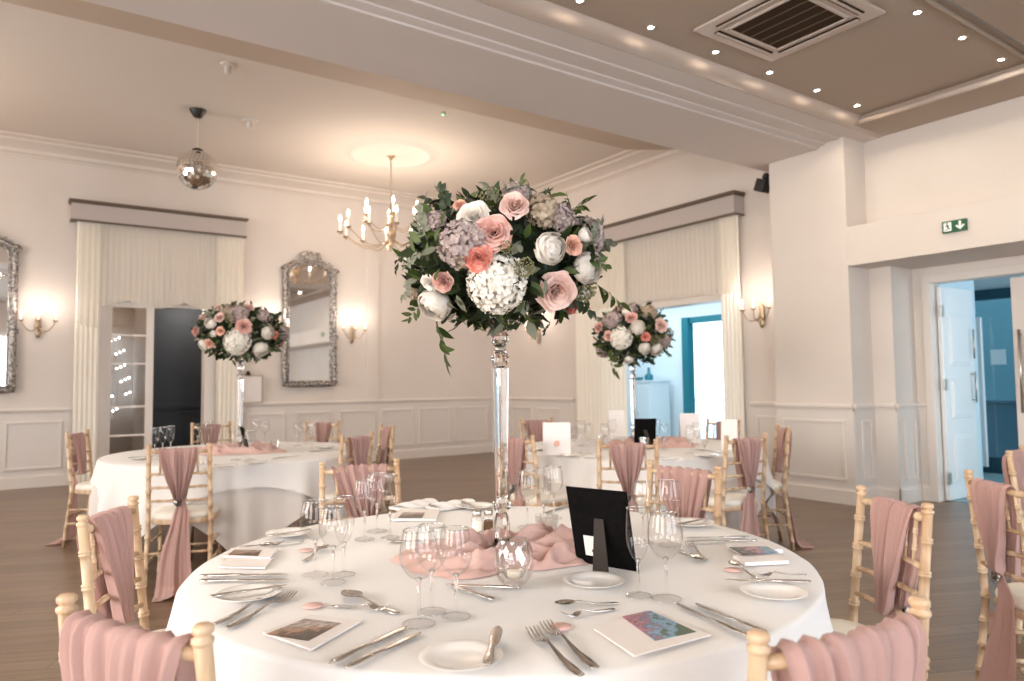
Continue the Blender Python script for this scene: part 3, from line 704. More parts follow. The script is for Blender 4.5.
# ornate mirrors
def ornate_mirror(name, label, loc, rz, w, h, cat='mirror'):
    t = thing(name, label, cat, loc, rz)         # faces -y, origin bottom centre
    path = []
    hw = w/2; hs = h-.42
    for i in range(13): path.append((-hw, hs*i/12))
    for i in range(1, 12):
        a = pi - pi*i/12; path.append((hw*cos(a)*(1-.0), hs + .20*sin(a)**.8))
    for i in range(13): path.append((hw, hs-hs*i/12))
    for i in range(1, 8): path.append((hw-w*i/8, 0))
    b = MB(); n = len(path)
    pts = [(x, -.03, z) for x, z in path]
    b.tube(pts, .042, 8, closed=True); b.tube([(x*.87, -.055, .05+z*.955) for x, z in path], .014, 6, closed=True)
    r = random.Random(5)
    for i, (x, z) in enumerate(path):
        for k in range(2):
            jx, jz = x*(1+r.uniform(-.03,.06)), z + r.uniform(-.04,.04)
            b.tube([(jx+.03*cos(a)*(1-a/9), -.065, jz+.03*sin(a)*(1-a/9)) for a in [q*.7 for q in range(9)]], [.011-.001*q for q in range(9)], 5)
    b.build('frame', M['antique'], t)
    for s in (-1, 1):
        b = MB()
        b.tube([(s*(.03+.12*q+.03*sin(q*9)), -.06, hs+.24+.15*sin(q*pi)*(1-q*.4)) for q in [k/14 for k in range(15)]], [.026-.001*k for k in range(15)], 7)
        b.tube([(s*(.10+.06*cos(a)*(1-a/12)), -.06, hs+.30+.06*sin(a)*(1-a/12)) for a in [k*.6 for k in range(14)]], [.02-.001*k for k in range(14)], 7)
        b.build('crest_scroll', M['antique'], t)
        for zq, wq in ((hs+.06, .01), (.03, -.02)):
            b = MB(); b.tube([(s*(hw+wq+.05*cos(a)*(1-a/12)), -.06, zq+.06*sin(a)*(1-a/12)) for a in [k*.6 for k in range(14)]], [.024-.001*k for k in range(14)], 7); b.build('corner_scroll', M['antique'], t)
    b = MB(); b.lathe([(0,0),(.05,.02),(.075,.07),(.05,.12),(.02,.17),(0,.18)], 14, Matrix.Translation((0,-.06,hs+.20)) @ Matrix.Diagonal((1,.5,1,1)))
    b.build('crest', M['antique'], t)
    b = MB(); b.add([(x*.9, -.025, .04+z*.965) for x, z in path], [tuple(range(n))], False); b.build('mirror_pane', M['mirror'], t)
    return t
ornate_mirror('wall_mirror', 'tall arched mirror in an ornate silver frame on the far wall', (3.91, YA-.02, 1.30), 0, .80, 2.18)
ornate_mirror('wall_mirror', 'ornate gilt-silver mirror cut off by the picture edge', (-.42, YA-.02, 1.27), 0, .84, 2.18)

# framed notice
t = thing('framed_notice', 'small framed white notice propped on the panel rail', 'notice', (3.0, YA-.06, 1.03))
b = MB(); w_, h_ = .17, .42
for q in ((-w_, w_, 0, .015), (-w_, w_, h_-.015, h_), (-w_, -w_+.015, .015, h_-.015), (w_-.015, w_, .015, h_-.015)): b.box(q[0], q[1], -.012, .012, q[2], q[3])
b.build('frame', M['brass'], t)
b = MB(); b.box(-w_+.015, w_-.015, -.003, .003, .015, h_-.015); b.build('paper', M['card'], t)
b = MB(); b.box(-.09, -.02, -.03, .0, h_, h_+.03); b.ball((-.05,-.01,h_+.04), .03); b.build('clip', M['grille'], t)

# black loudspeaker on the wall above the pelmet
sp_ = ax(764, 180, XP+.14)
t = thing('loudspeaker', 'small black loudspeaker bracketed to the wall beside the beam', 'loudspeaker', (XP+.10, 5.12, 3.60))
b = MB(); Mx = Matrix.Rotation(radians(22), 4, 'X')
b.box(-.07, .07, .0, .13, -.13, .02, Mx); b.build('cabinet', M['black_plastic'], t, bevel=.01)
b = MB(); b.box(-.02, .02, -.09, .05, .0, .03); b.box(-.03, .03, -.085, -.07, -.06, .09); b.ball((0, .03, .07), .045); b.build('bracket', M['black_plastic'], t)

# exit sign on the lintel
e1, e2 = ax(943.5, 222, XP), ax(967.5, 234, XP)
t = thing('exit_sign', 'green emergency exit sign with running man and down arrow', 'exit sign', (XP, 3.08, 2.632))
# local frame: u to the viewer's right = -Y
def sx(u0, u1, z0, z1, d0, d1, b): b.box(-d1, -d0, -u1, -u0, z0, z1)
b = MB(); sx(-.105, .105, 0, .108, 0, .03, b); b.build('casing', M['green'], t, bevel=.003)
b = MB()
Ms = Matrix(((0,0,-1,-.0305),(-1,0,0,0),(0,1,0,0),(0,0,0,1)))
b.poly([(-.088,.014),(-.022,.014),(-.022,.094),(-.088,.094)], .0008, Ms); b.build('doorway_symbol', M['signwhite'], t)
b = MB()
Mg = Matrix(((0,0,-1,-.0314),(-1,0,0,0),(0,1,0,0),(0,0,0,1)))
b.poly([(-.058+.009*cos(a), .082+.009*sin(a)) for a in [k*pi/4 for k in range(8)]], .0006, Mg)
for q in ([(-.066,.07),(-.052,.074),(-.040,.048),(-.054,.044)], [(-.054,.046),(-.044,.05),(-.030,.028),(-.038,.024)], [(-.052,.05),(-.044,.044),(-.062,.022),(-.078,.024),(-.078,.03),(-.064,.030)], [(-.054,.07),(-.050,.062),(-.034,.062),(-.034,.068)], [(-.064,.072),(-.058,.066),(-.074,.052),(-.078,.058)]): b.poly(q, .0006, Mg)
b.build('running_man_symbol', M['green'], t)
b = MB(); b.poly([(.052,.014),(.092,.052),(.078,.060),(.062,.045),(.062,.094),(.042,.094),(.042,.045),(.026,.060),(.012,.052)], .0008, Ms); b.build('down_arrow', M['signwhite'], t)

# ------------------------------------------------------------------ chairs
def rings(pts, r0, step=.105, first=.05, ring=.0038):
    """resample a poly-line with bamboo rings"""
    P = [Vector(p) for p in pts]; L = [0]
    for a, c in zip(P, P[1:]): L.append(L[-1] + (c-a).length)
    tot = L[-1]; S = []; k = first
    marks = [(0, r0*1.0)]
    while k < tot-.02:
        marks += [(k-.009, r0*.96), (k-.0075, r0+ring), (k-.002, r0+ring*.8), (k, r0*.98), (k+.002, r0+ring*.8), (k+.0075, r0+ring), (k+.009, r0*.96)]
        k += step
    for l in L[1:-1]: marks.append((l, r0))
    marks.append((tot, r0)); marks.sort()
    out = []; rad = []
    for s, r in marks:
        i = max(j for j in range(len(L)) if L[j] <= s+1e-9); i = min(i, len(P)-2)
        f = (s-L[i])/max(1e-9, L[i+1]-L[i]); out.append(P[i].lerp(P[i+1], f)); rad.append(r)
    return out, rad
def posty(z): return -.19 - .048*max(0, (z-.44)/.48)**1.1 - .05*max(0, (.44-z)/.44)
ZK = .565
def sash_mesh(wt, seed, skew=0., long_=1.0):
    r = random.Random(seed); ph = [r.random()*6.28 for _ in range(8)]; npl = 5+r.random()*1.5
    yt = posty(.9)
    path = [(posty(ZK)+.022, ZK, .030), (posty(.66)+.026, .66, wt*.42), (posty(.76)+.026, .76, wt*.70), (posty(.85)+.024, .85, wt*.92), (yt+.021, .885, wt*.99), (yt+.013, .905, wt), (yt-.002, .910, wt), (yt-.018, .902, wt), (yt-.023, .885, wt),
            (posty(.85)-.030, .85, wt*.95), (posty(.78)-.032, .78, wt*.80), (posty(.70)-.034, .70, wt*.58), (posty(.63)-.036, .63, wt*.34), (posty(ZK+.01)-.036, ZK+.012, .026), (posty(ZK)-.036, ZK-.012, .026),
            (posty(.5)-.038, .50, .045), (-.240, .40, .060), (-.25, .28, .090), (-.265, .16, .112), (-.285, .05, .128), (-.32, .012, .135), (-.41, .008, .13)]
    P = [Vector((0, a, z)) for a, z, w in path]; W = [w for *_, w in path]
    L = [0]
    for a, c in zip(P, P[1:]): L.append(L[-1]+(c-a).length)
    tot = L[-1]; top = L[6]; kn = L[13]
    def at_(s):
        i = 0
        while i < len(L)-2 and L[i+1] < s: i += 1
        f = (s-L[i])/(L[i+1]-L[i])
        return P[i].lerp(P[i+1], f), W[i]+(W[i+1]-W[i])*f, (P[i+1]-P[i]).normalized()
    def fn(u, v):
        s = v*tot; p, w, tg = at_(s); q = u*2-1
        nrm = Vector((0, -tg.z, tg.y))
        if s < top: nrm = nrm
        tight = 1-min(1, w/wt)
        tail = max(0, (s-kn)/(tot-kn))
        so = seed*7.3
        if tail <= 0:
            amp = (.0085+.010*tight)*min(1, .4+abs(s-top)/.06)
            n1 = noise.noise(Vector((q*npl*.62, s*1.3, so))); n2 = noise.noise(Vector((q*npl*1.7, s*1.6, so+9)))
            w_ = q*npl*pi*.95 + ph[0]
            d = 1.35*amp*(sin(w_ + 2.6*noise.noise(Vector((q*1.4, s*.9, so+31))))*(.65+.5*n1) + .40*sin(w_*2.3 + 3*n2) + .25*n2)
            x = q*w + .016*noise.noise(Vector((q*2.2, s*2, so+20)))*(w/wt) + skew*tight*wt
        else:
            n1 = noise.noise(Vector((q*1.9, s*1.2, so+3))); n2 = noise.noise(Vector((q*4.5, s*1.6, so+14)))
            d = (.045*n1+.018*n2)*(.35+.8*tail)
            x = q*w*(1+.12*sin(tail*3+ph[5])) + .016*sin(tail*5+ph[6]) + skew*wt*(1-tail*.5)
            if abs(q) < .16: d -= .02*tail*(1-abs(q)/.16)
        o = p + nrm*d
        bow = .018*max(0, 1-(x/.172)**2)*min(1, max(0, (p.z-.5)/.08))
        return (x, o.y-bow, max(o.z, .006+.004*abs(sin(q*9))))
    b = MB(); b.sheet(fn, 56, 84)
    return b
def make_chair(label, wt=.115, seed=1):
    t = thing('chiavari_chair', label, 'chair')
    for s in (-1, 1):
        b = MB(); pts = [(s*(.178+.012*(1-z/.92)), posty(z), z) for z in (0, .12, .25, .38, .44, .55, .7, .8, .905)]
        P, Rr = rings(pts, .0145, .095, .07); b.tube(P, Rr, 10)
        z = .905; y = posty(z)
        b.lathe([(.0145, -.004), (.0175, 0), (.0175, .006), (.0115, .009), (.013, .012), (.0170, .016), (.0165, .024), (.012, .028), (0, .029)], 12, Matrix.Translation((s*.178, y, z)))
        b.build('back_post', M['wood'], t)
        b = MB(); P, Rr = rings([(s*.196, .178, 0), (s*.190, .170, .25), (s*.185, .165, .44)], .0135, .1, .06); b.tube(P, Rr, 10); b.build('leg', M['wood'], t)
    b = MB(); n = 9
    def railp(z, bow=.018, x0=.172): return [(x0*(2*i/n-1), posty(z) - bow*(1-(2*i/n-1)**2), z) for i in range(n+1)]
    P, Rr = rings(railp(.885), .0115, .085, .045, .0025); b.tube(P, Rr, 9); b.build('top_rail', M['wood'], t)
    for z in (.745, .66, .575):
        b = MB(); P, Rr = rings(railp(z), .0085, .085, .045, .002); b.tube(P, Rr, 8); b.build('back_rail', M['wood'], t)
    for x in (-.11, -.055, 0, .055, .11):
        b = MB(); k = .018*(1-(x/.172)**2); P, Rr = rings([(x, posty(.745)-k, .745), (x, posty(.885)-k, .885)], .0065, .05, .045, .002); b.tube(P, Rr, 7); b.build('spindle', M['wood'], t)
    # seat: rounded trapezoid
    def outline(k, z, m=28):
        o = []
        for i in range(m):
            a = 2*pi*i/m; ca, sa = cos(a), sin(a)
            ex = 3.6; rr = (abs(ca)**ex+abs(sa)**ex)**(-1/ex)
            y = .195*k*rr*sa; x = (.198 + .018*(sa))*k*rr*ca
            o.append((x, y-.01, z))
        return o
    b = MB(); m = 28
    vs = outline(1, .425) + outline(1.02, .44) + outline(1, .455) + outline(.86, .455) + outline(.86, .425)
    b.add(vs, [(j*m+i, j*m+(i+1) % m, ((j+1) % 5)*m+(i+1) % m, ((j+1) % 5)*m+i) for j in range(5) for i in range(m)], True)
    b.build('seat_frame', M['wood'], t, sharp=40)
    b = MB(); lv = [(.90, .448), (.985, .456), (1.0, .470), (.975, .488), (.90, .498), (.6, .505), (.3, .507), (.02, .507)]
    vs = []
    for k, z in lv: vs += outline(k, z)
    b.add(vs, [(j*m+i, j*m+(i+1) % m, (j+1)*m+(i+1) % m, (j+1)*m+i) for j in range(len(lv)-1) for i in range(m)] + [tuple(range(m-1, -1, -1)), tuple(range((len(lv)-1)*m, len(lv)*m))], True)
    b.build('seat_pad', M['seatpad'], t)
    for q in ([(-.19,.172,.22),(.19,.172,.22)], [(-.19,-.21,.25),(.19,-.21,.25)], [(-.19,-.215,.19),(-.192,.172,.19)], [(.19,-.215,.19),(.192,.172,.19)], [(-.19,-.2,.30),(-.19,.17,.30)], [(.19,-.2,.30),(.19,.17,.30)]):
        b = MB(); P, Rr = rings(q, .0085, .09, .06, .002); b.tube(P, Rr, 7); b.build('stretcher', M['wood'], t)
    s_ = sash_mesh(wt, seed).build('sash', M['sash'], t)
    b = MB(); b.lathe([(.016,0),(.027,.004),(.027,.009),(.013,.012),(.013,.018),(0,.021)], 14, Matrix.Translation((0, posty(ZK)-.052, ZK+.005)) @ Matrix.Rotation(radians(90), 4, 'X'))
    for k in range(10): b.ball((.021*cos(k*pi/5), posty(ZK)-.064, ZK+.005+.021*sin(k*pi/5)), .0055, 6, 4)
    b.build('brooch', M['antique'], s_)
    return t
SASH = {k: None for k in range(5)}
for k, (wt, sd, sk) in enumerate(((.098, 11, 0), (.118, 12, .05), (.150, 13, 0), (.135, 14, -.25), (.085, 15, .1))):
    tmp = sash_mesh(wt, sd, sk).build('sash', M['sash']); SASH[k] = tmp.data; bpy.data.objects.remove(tmp)
chair0 = make_chair('x'); used = []
def chair(ax_, ay_, look, label, sv=0, px=None, dirv=None):
    """mid-point of the back post tops on the floor plan, table centre it faces"""
    c = chair0 if not used else copy_tree(chair0); used.append(c)
    d = Vector(dirv) if dirv else Vector((look[0]-ax_, look[1]-ay_)); d.normalize()
    rz = atan2(d.y, d.x) - pi/2
    c.location = (ax_ + d.x*.236, ay_ + d.y*.236, 0); c.rotation_euler = (0, 0, rz)
    relabel(c, label, 'limewashed chiavari chairs with dusty pink sashes')
    for ch_ in c.children:
        if ch_.name.startswith('sash'): ch_.data = SASH[sv]
    return c
T1, T2, T3 = (1.264, 1.892), (1.53, 6.12), (4.25, 4.33)
chair(.171, 1.3685, T1, 'chair in the near corner, wide pink drape and post tops cut by the bottom edge', 2, dirv=(.9, .46))
chair(.262, 2.585, T1, 'chair beside the round table with pale posts, seen side-on before the back tablecloth', 3, dirv=(.88, -.47))
chair(1.389, 3.299, T1, 'chair on the far side of the nearest table, behind the pair of wine glasses', 3, dirv=(-.21, -.98))
chair(2.4615, 2.231, T1, 'chair behind the black card holder and wine glasses, its drape swept sideways', 3, dirv=(-1.2, -.15))
chair(2.301, 1.2195, T1, 'chair by the open floor with gathered pink drape, beside the nearest table', 1, dirv=(-.86, .52))
chair(1.081, .656, T1, 'nearest chair, wide pink drape and rounded post filling the bottom edge', 2, dirv=(.16, .99))
chair(.47, 7.15, T2, 'chair near the curtained glass door, turned to the back table', 0, dirv=(.88, -.47))
chair(.8845, 4.995, T2, 'chair seen squarely from behind with knotted sash trailing to the floor', 1, dirv=(.36, .93))
chair(1.6665, 7.75, T2, 'chair on the far side of the back table, before the dark doorway', 4, dirv=(0, -1))
chair(2.6425, 7.25, T2, 'chair on the far side of the back table, under the arched mirror', 4, dirv=(-.72, -.7))
chair(2.128, 5.107, T2, 'chair between the two tables, its drape just above the nearer chair top', 1, dirv=(-.5, .86))
chair(2.779, 5.998, T2, 'chair seen edge-on against the panelled wall beyond the back table', 4, dirv=(-.96, .12))
chair(3.2085, 3.3645, T3, 'chair with its back to us before the table with the small black frame', 1, dirv=(.69, .72))
chair(4.06, 3.1155, T3, 'chair with knotted sash and pearl brooch, back to the pier', 1, dirv=(.12, .99))
chair(5.0315, 3.513, T3, 'outermost chair beside the panelled pier, seen side-on', 0, dirv=(-.75, .66))
chair(4.428, 5.968, T3, 'far chair behind the white card with the pink seal', 3, dirv=(-.13, -.99))
chair(5.4595, 4.446, T3, 'far chair in front of the bright window doorway', 4, dirv=(-.99, 0))
chair(2.936, 4.2025, T3, 'chair half hidden behind the crystal vase column', 1, dirv=(.99, .1))
chair(3.011, 1.20, None, 'chair at the picture edge with long sash and jewelled brooch, seat turned away', 0, dirv=(.80, -.60))
chair(4.25, 1.60, None, 'chair at the picture edge farther back, only its top rail and drape showing', 2, dirv=(.2, -.98))

# ------------------------------------------------------------------ tables
ZT = .765
def cloth(name, label, cat, c, Rr, half, ang, mat_, zt, lift=0., seed=0, grp=None, floor=.01):
    r = random.Random(seed); ph = [r.random()*6.28 for _ in range(4)]
    nu, rad_n, drop_n = 220, 10, 26
    def fn(u, v):
        a = 2*pi*u; al = a-ang
        L = half/max(abs(cos(al)), abs(sin(al))) - Rr
        L = min(L, zt-floor)
        k = rad_n/(rad_n+drop_n)
        if v <= k:
            rr = Rr*(v/k); edge = max(0, (v/k-.985)/.015)
            return (c[0]+rr*cos(a), c[1]+rr*sin(a), zt + .0012*sin(rr*9+a*2) - .004*edge)
        t = (v-k)/(1-k); s = L*t
        cr = .012
        if s < cr*1.57: dr = cr*sin(s/cr); dz = cr*(1-cos(s/cr))
        else: dr = cr; dz = cr + s-cr*1.57
        fold = min(1, s/.28)**1.2
        corner = max(0, 1-abs(((al+pi/4) % (pi/2))-pi/4+0)/.0001) if False else 0
        w = fold*(.030*sin(a*17+ph[0]+.6*sin(a*3+ph[1])) + .012*sin(a*31+ph[2]))
        q = Rr+dr+lift*min(1, s/.2)+w+.05*fold*s
        return (c[0]+q*cos(a), c[1]+q*sin(a), max(floor, zt-.004-dz))
    b = MB(); b.sheet(fn, nu, rad_n+drop_n, closeu=True)
    o = b.build(name, mat_); 
    return tag(o, label, cat, grp)
def table(c, lab, seed, ang, Rt=.92, half=1.09):
    t = thing('round_table', 'round folding banquet table hidden under the white cloth, ' + lab, 'table', (c[0], c[1], 0))
    b = MB(); b.lathe([(0, .735), (.90, .735), (.905, .742), (.905, .750), (.90, .756), (0, .756)], 64); b.build('tabletop', M['wood'], t, sharp=40)
    for k in range(4):
        a = k*pi/2+.6
        b = MB(); b.tube([(.45*cos(a), .45*sin(a), .735), (.5*cos(a), .5*sin(a), 0)], .016, 8); b.build('leg', M['steel'], t)
    cloth('under_tablecloth', 'white under-cloth, coloured darker for shade, hanging below the white overlay, ' + lab, 'tablecloth', c, Rt-.008, 1.24, ang+pi/4, M['under_cloth'], ZT-.004, 0, seed)
    cloth('tablecloth', 'white square tablecloth draped over the round table, ' + lab, 'tablecloth', c, Rt, half, ang, M['white_cloth'], ZT, .022, seed)
a2 = atan2(-T2[1], -T2[0]+.1)
table(T1, 'nearest to us under the tall vase', 1, radians(20), .905, 1.07)
table(T2, 'at the back before the curtained door', 2, a2+.05, .985, 1.15)
table(T3, 'before the bright window doorway', 3, atan2(-T3[1], -T3[0])+pi/4, .975, 1.14)

# ------------------------------------------------------------------ flowers
def rose_mb(seed, N=34, open_=1.0):
    r = random.Random(seed); b = MB()
    for i in range(N):
        t = i/(N-1); a0 = i*2.4 + r.uniform(-.2, .2)
        Rb = .02+.52*t; Rt = .06+.88*t*open_; Hh = .78-.42*t**1.4; w = 1.6-.75*t; curl = .34*t
        wob = r.uniform(.9, 1.08); ph = r.random()*6
        def fn(u, v):
            q = u*2-1; e = 1-abs(q)**2.6*.25*v
            rr = (Rb+(Rt-Rb)*v**2.6)*(1+.05*sin(q*5+ph)*v*t) + .05*q*(1-t) 
            z = -.25 + (Hh+.28)*v*e*wob
            if v > .78: z -= curl*(v-.78)**1.2*2.2; rr += curl*(v-.78)*.9
            phi = a0 + q*w*(.55+.45*v)*(1-.15*v)
            return (rr*cos(phi), rr*sin(phi), z)
        b.sheet(fn, 8, 6)
    return b
def peony_mb(seed, N=26):
    r = random.Random(seed); b = MB()
    b.ball((0,0,.05), .40, 14, 10)
    for i in range(N):
        t = i/(N-1); a0 = i*2.4+r.uniform(-.3, .3); Rm = .42+.50*t; top = 2.7-.9*t; w = 1.35-.35*t; ph = r.random()*6
        def fn(u, v):
            q = u*2-1; th = .15 + (top*(1-.16*abs(q)**2.2))*v
            rr = Rm*(1+.05*sin(q*6+ph)*v+.03*sin(v*7+ph)+.06*v*v); phi = a0+q*w*(.45+.55*sin(min(1, v*1.3)*pi/2))
            return (rr*sin(th)*cos(phi), rr*sin(th)*sin(phi), .05-rr*cos(th)*.92)
        b.sheet(fn, 8, 7)
    return b
def hyd_mb(seed, N=62, ps=.21, fl_=.8):
    r = random.Random(seed); b = MB()
    b.ball((0,0,0), .72, 12, 8, sc_=(1,1,fl_))
    for i in range(N):
        z = 1-1.75*(i+.5)/N; a = i*2.39996; s = sqrt(max(0, 1-z*z))
        nrm = Vector((s*cos(a), s*sin(a), z)); p = Vector((nrm.x, nrm.y, nrm.z*fl_))*r.uniform(.82, 1.0)
        nrm = (nrm + Vector((r.uniform(-.3,.3), r.uniform(-.3,.3), r.uniform(-.3,.3)))).normalized()
        T = nrm.to_track_quat('Z', 'Y').to_matrix().to_4x4(); T.translation = p; spin = r.random()*2
        for k in range(4):
            Mk = T @ Matrix.Rotation(spin+k*pi/2, 4, 'Z')
            c = r.uniform(-.1, 1.1)*ps*.6
            vs = [(0,0,0), (ps*.45,-ps*.5, c*.4), (ps*.55,0,c*.15), (ps*.45,ps*.5,c*.4), (ps*.98,-ps*.35,c), (ps*1.08,0,c*.8), (ps*.98,ps*.35,c)]
            b.add(vs, [(0,1,2),(0,2,3),(1,4,5,2),(2,5,6,3)], True, Mk)
    return b
def seed_mb(seed):
    r = random.Random(seed); b = MB()
    for i in range(70):
        z = 1-1.5*(i+.5)/70; a = i*2.39996; s = sqrt(max(0, 1-z*z)); q = r.uniform(.75, 1.05)
        b.ball((s*cos(a)*q, s*sin(a)*q, z*q), .10, 6, 4)
        if i % 5 == 0: b.tube([(0,0,-.4), (s*cos(a)*q, s*sin(a)*q, z*q)], .02, 4)
    return b
def leaf_add(b, Mx, L=1., W=.32, bend=.25, fold=.25, nv=5):
    def fn(u, v):
        q = u*2-1; w = W*(sin(pi*v**.8)**.9)*(1 if v < .999 else 0)
        return (q*w*.5, L*v, -bend*L*v*v + fold*abs(q)*w*.5)
    b.sheet(fn, 2, nv, Mx)
def sprig_mb(seed, n=9, L=1., lw=.30, ll=.42, droop=.3):
    r = random.Random(seed); b = MB(); pts = [Vector((.04*sin(k), .0, 0)) for k in range(1)]
    P = [Vector((.05*sin(t*3+seed), L*t, -droop*L*t*t)) for t in [k/8 for k in range(9)]]
    b.tube(P, [.012*(1-.6*k/8) for k in range(9)], 5)
    for i in range(n):
        t = .2+.8*(i/(n-1)); k = min(7, int(t*8)); p = P[k].lerp(P[k+1], t*8-k) if k < 8 else P[8]
        s = 1 if i % 2 else -1
        if i == n-1: s = 0
        ang = -s*radians(r.uniform(40, 65))
        Mx = Matrix.Translation(p) @ Matrix.Rotation(ang, 4, 'Z') @ Matrix.Rotation(r.uniform(-.5, .3) - droop*t, 4, 'X') @ Matrix.Rotation(r.uniform(-.5,.5), 4, 'Y')
        leaf_add(b, Mx, ll*r.uniform(.8, 1.1)*(1.1-.25*t), lw*r.uniform(.8,1.1), .2, .3)
    return b
MESH = {}
def mesh_of(key, fn, m):
    if key not in MESH:
        o = fn().build(key, M[m]); MESH[key] = o.data; bpy.data.objects.remove(o)
    return MESH[key]
def fl_mesh(kind, sd):
    sd = sd % 3
    if kind in ('rose_pink','rose_pale','rose_coral','rose_peach'): return 'rose', mesh_of(kind+str(sd), lambda: rose_mb(sd+3, 34, 1.0 if sd else .92), kind)
    if kind == 'peony': return 'white_peony', mesh_of('peony'+str(sd), lambda: peony_mb(sd+7), 'white_petal')
    if kind == 'rose_white': return 'white_rose', mesh_of('rosew'+str(sd), lambda: rose_mb(sd+9), 'white_petal')
    if kind == 'hyd_w': return 'white_hydrangea', mesh_of('hydw'+str(sd), lambda: hyd_mb(sd, 190, .145), 'white_hyd')
    if kind == 'hyd_m': return 'mauve_hydrangea', mesh_of('hydm'+str(sd), lambda: hyd_mb(sd+4, 60, .27), 'mauve')
    if kind == 'hyd_t': return 'taupe_hydrangea', mesh_of('hydt'+str(sd), lambda: hyd_mb(sd+6, 50, .29), 'taupe')
    if kind == 'seed': return 'seed_head', mesh_of('seed'+str(sd), lambda: seed_mb(sd), 'seed')
    if kind == 'sprig': return 'leaf_sprig', mesh_of('sprig'+str(sd), lambda: sprig_mb(sd), 'leaf')
    if kind == 'sprig2': return 'green_leaf_sprig', mesh_of('sprigb'+str(sd), lambda: sprig_mb(sd+3, 7, 1., .22, .5, .15), 'leaf2')
    if kind == 'euc': return 'eucalyptus_sprig', mesh_of('euc'+str(sd), lambda: sprig_mb(sd+6, 9, 1., .30, .36, .2), 'euc')
def put(par, kind, sd, p, nrm, r, spin=None, tipdir=None):
    name, me = fl_mesh(kind, sd)
    o = bpy.data.objects.new(name, me); COL.objects.link(o); o.parent = par
    if kind in ('sprig', 'sprig2', 'euc'):
        d = Vector(tipdir).normalized() if tipdir is not None else Vector(nrm).normalized()
        z = Vector(nrm).normalized(); z = (z - d*z.dot(d))
        if z.length < .05: z = d.orthogonal()
        z.normalize(); x = d.cross(z)
        Rm = Matrix((x, d, z)).transposed().to_4x4()
    else:
        Rm = Vector(nrm).to_track_quat('Z', 'Y').to_matrix().to_4x4() @ Matrix.Rotation(spin if spin is not None else sd*1.7, 4, 'Z')
    o.matrix_basis = Matrix.Translation(p) @ Rm @ Matrix.Scale(r, 4)
    return o
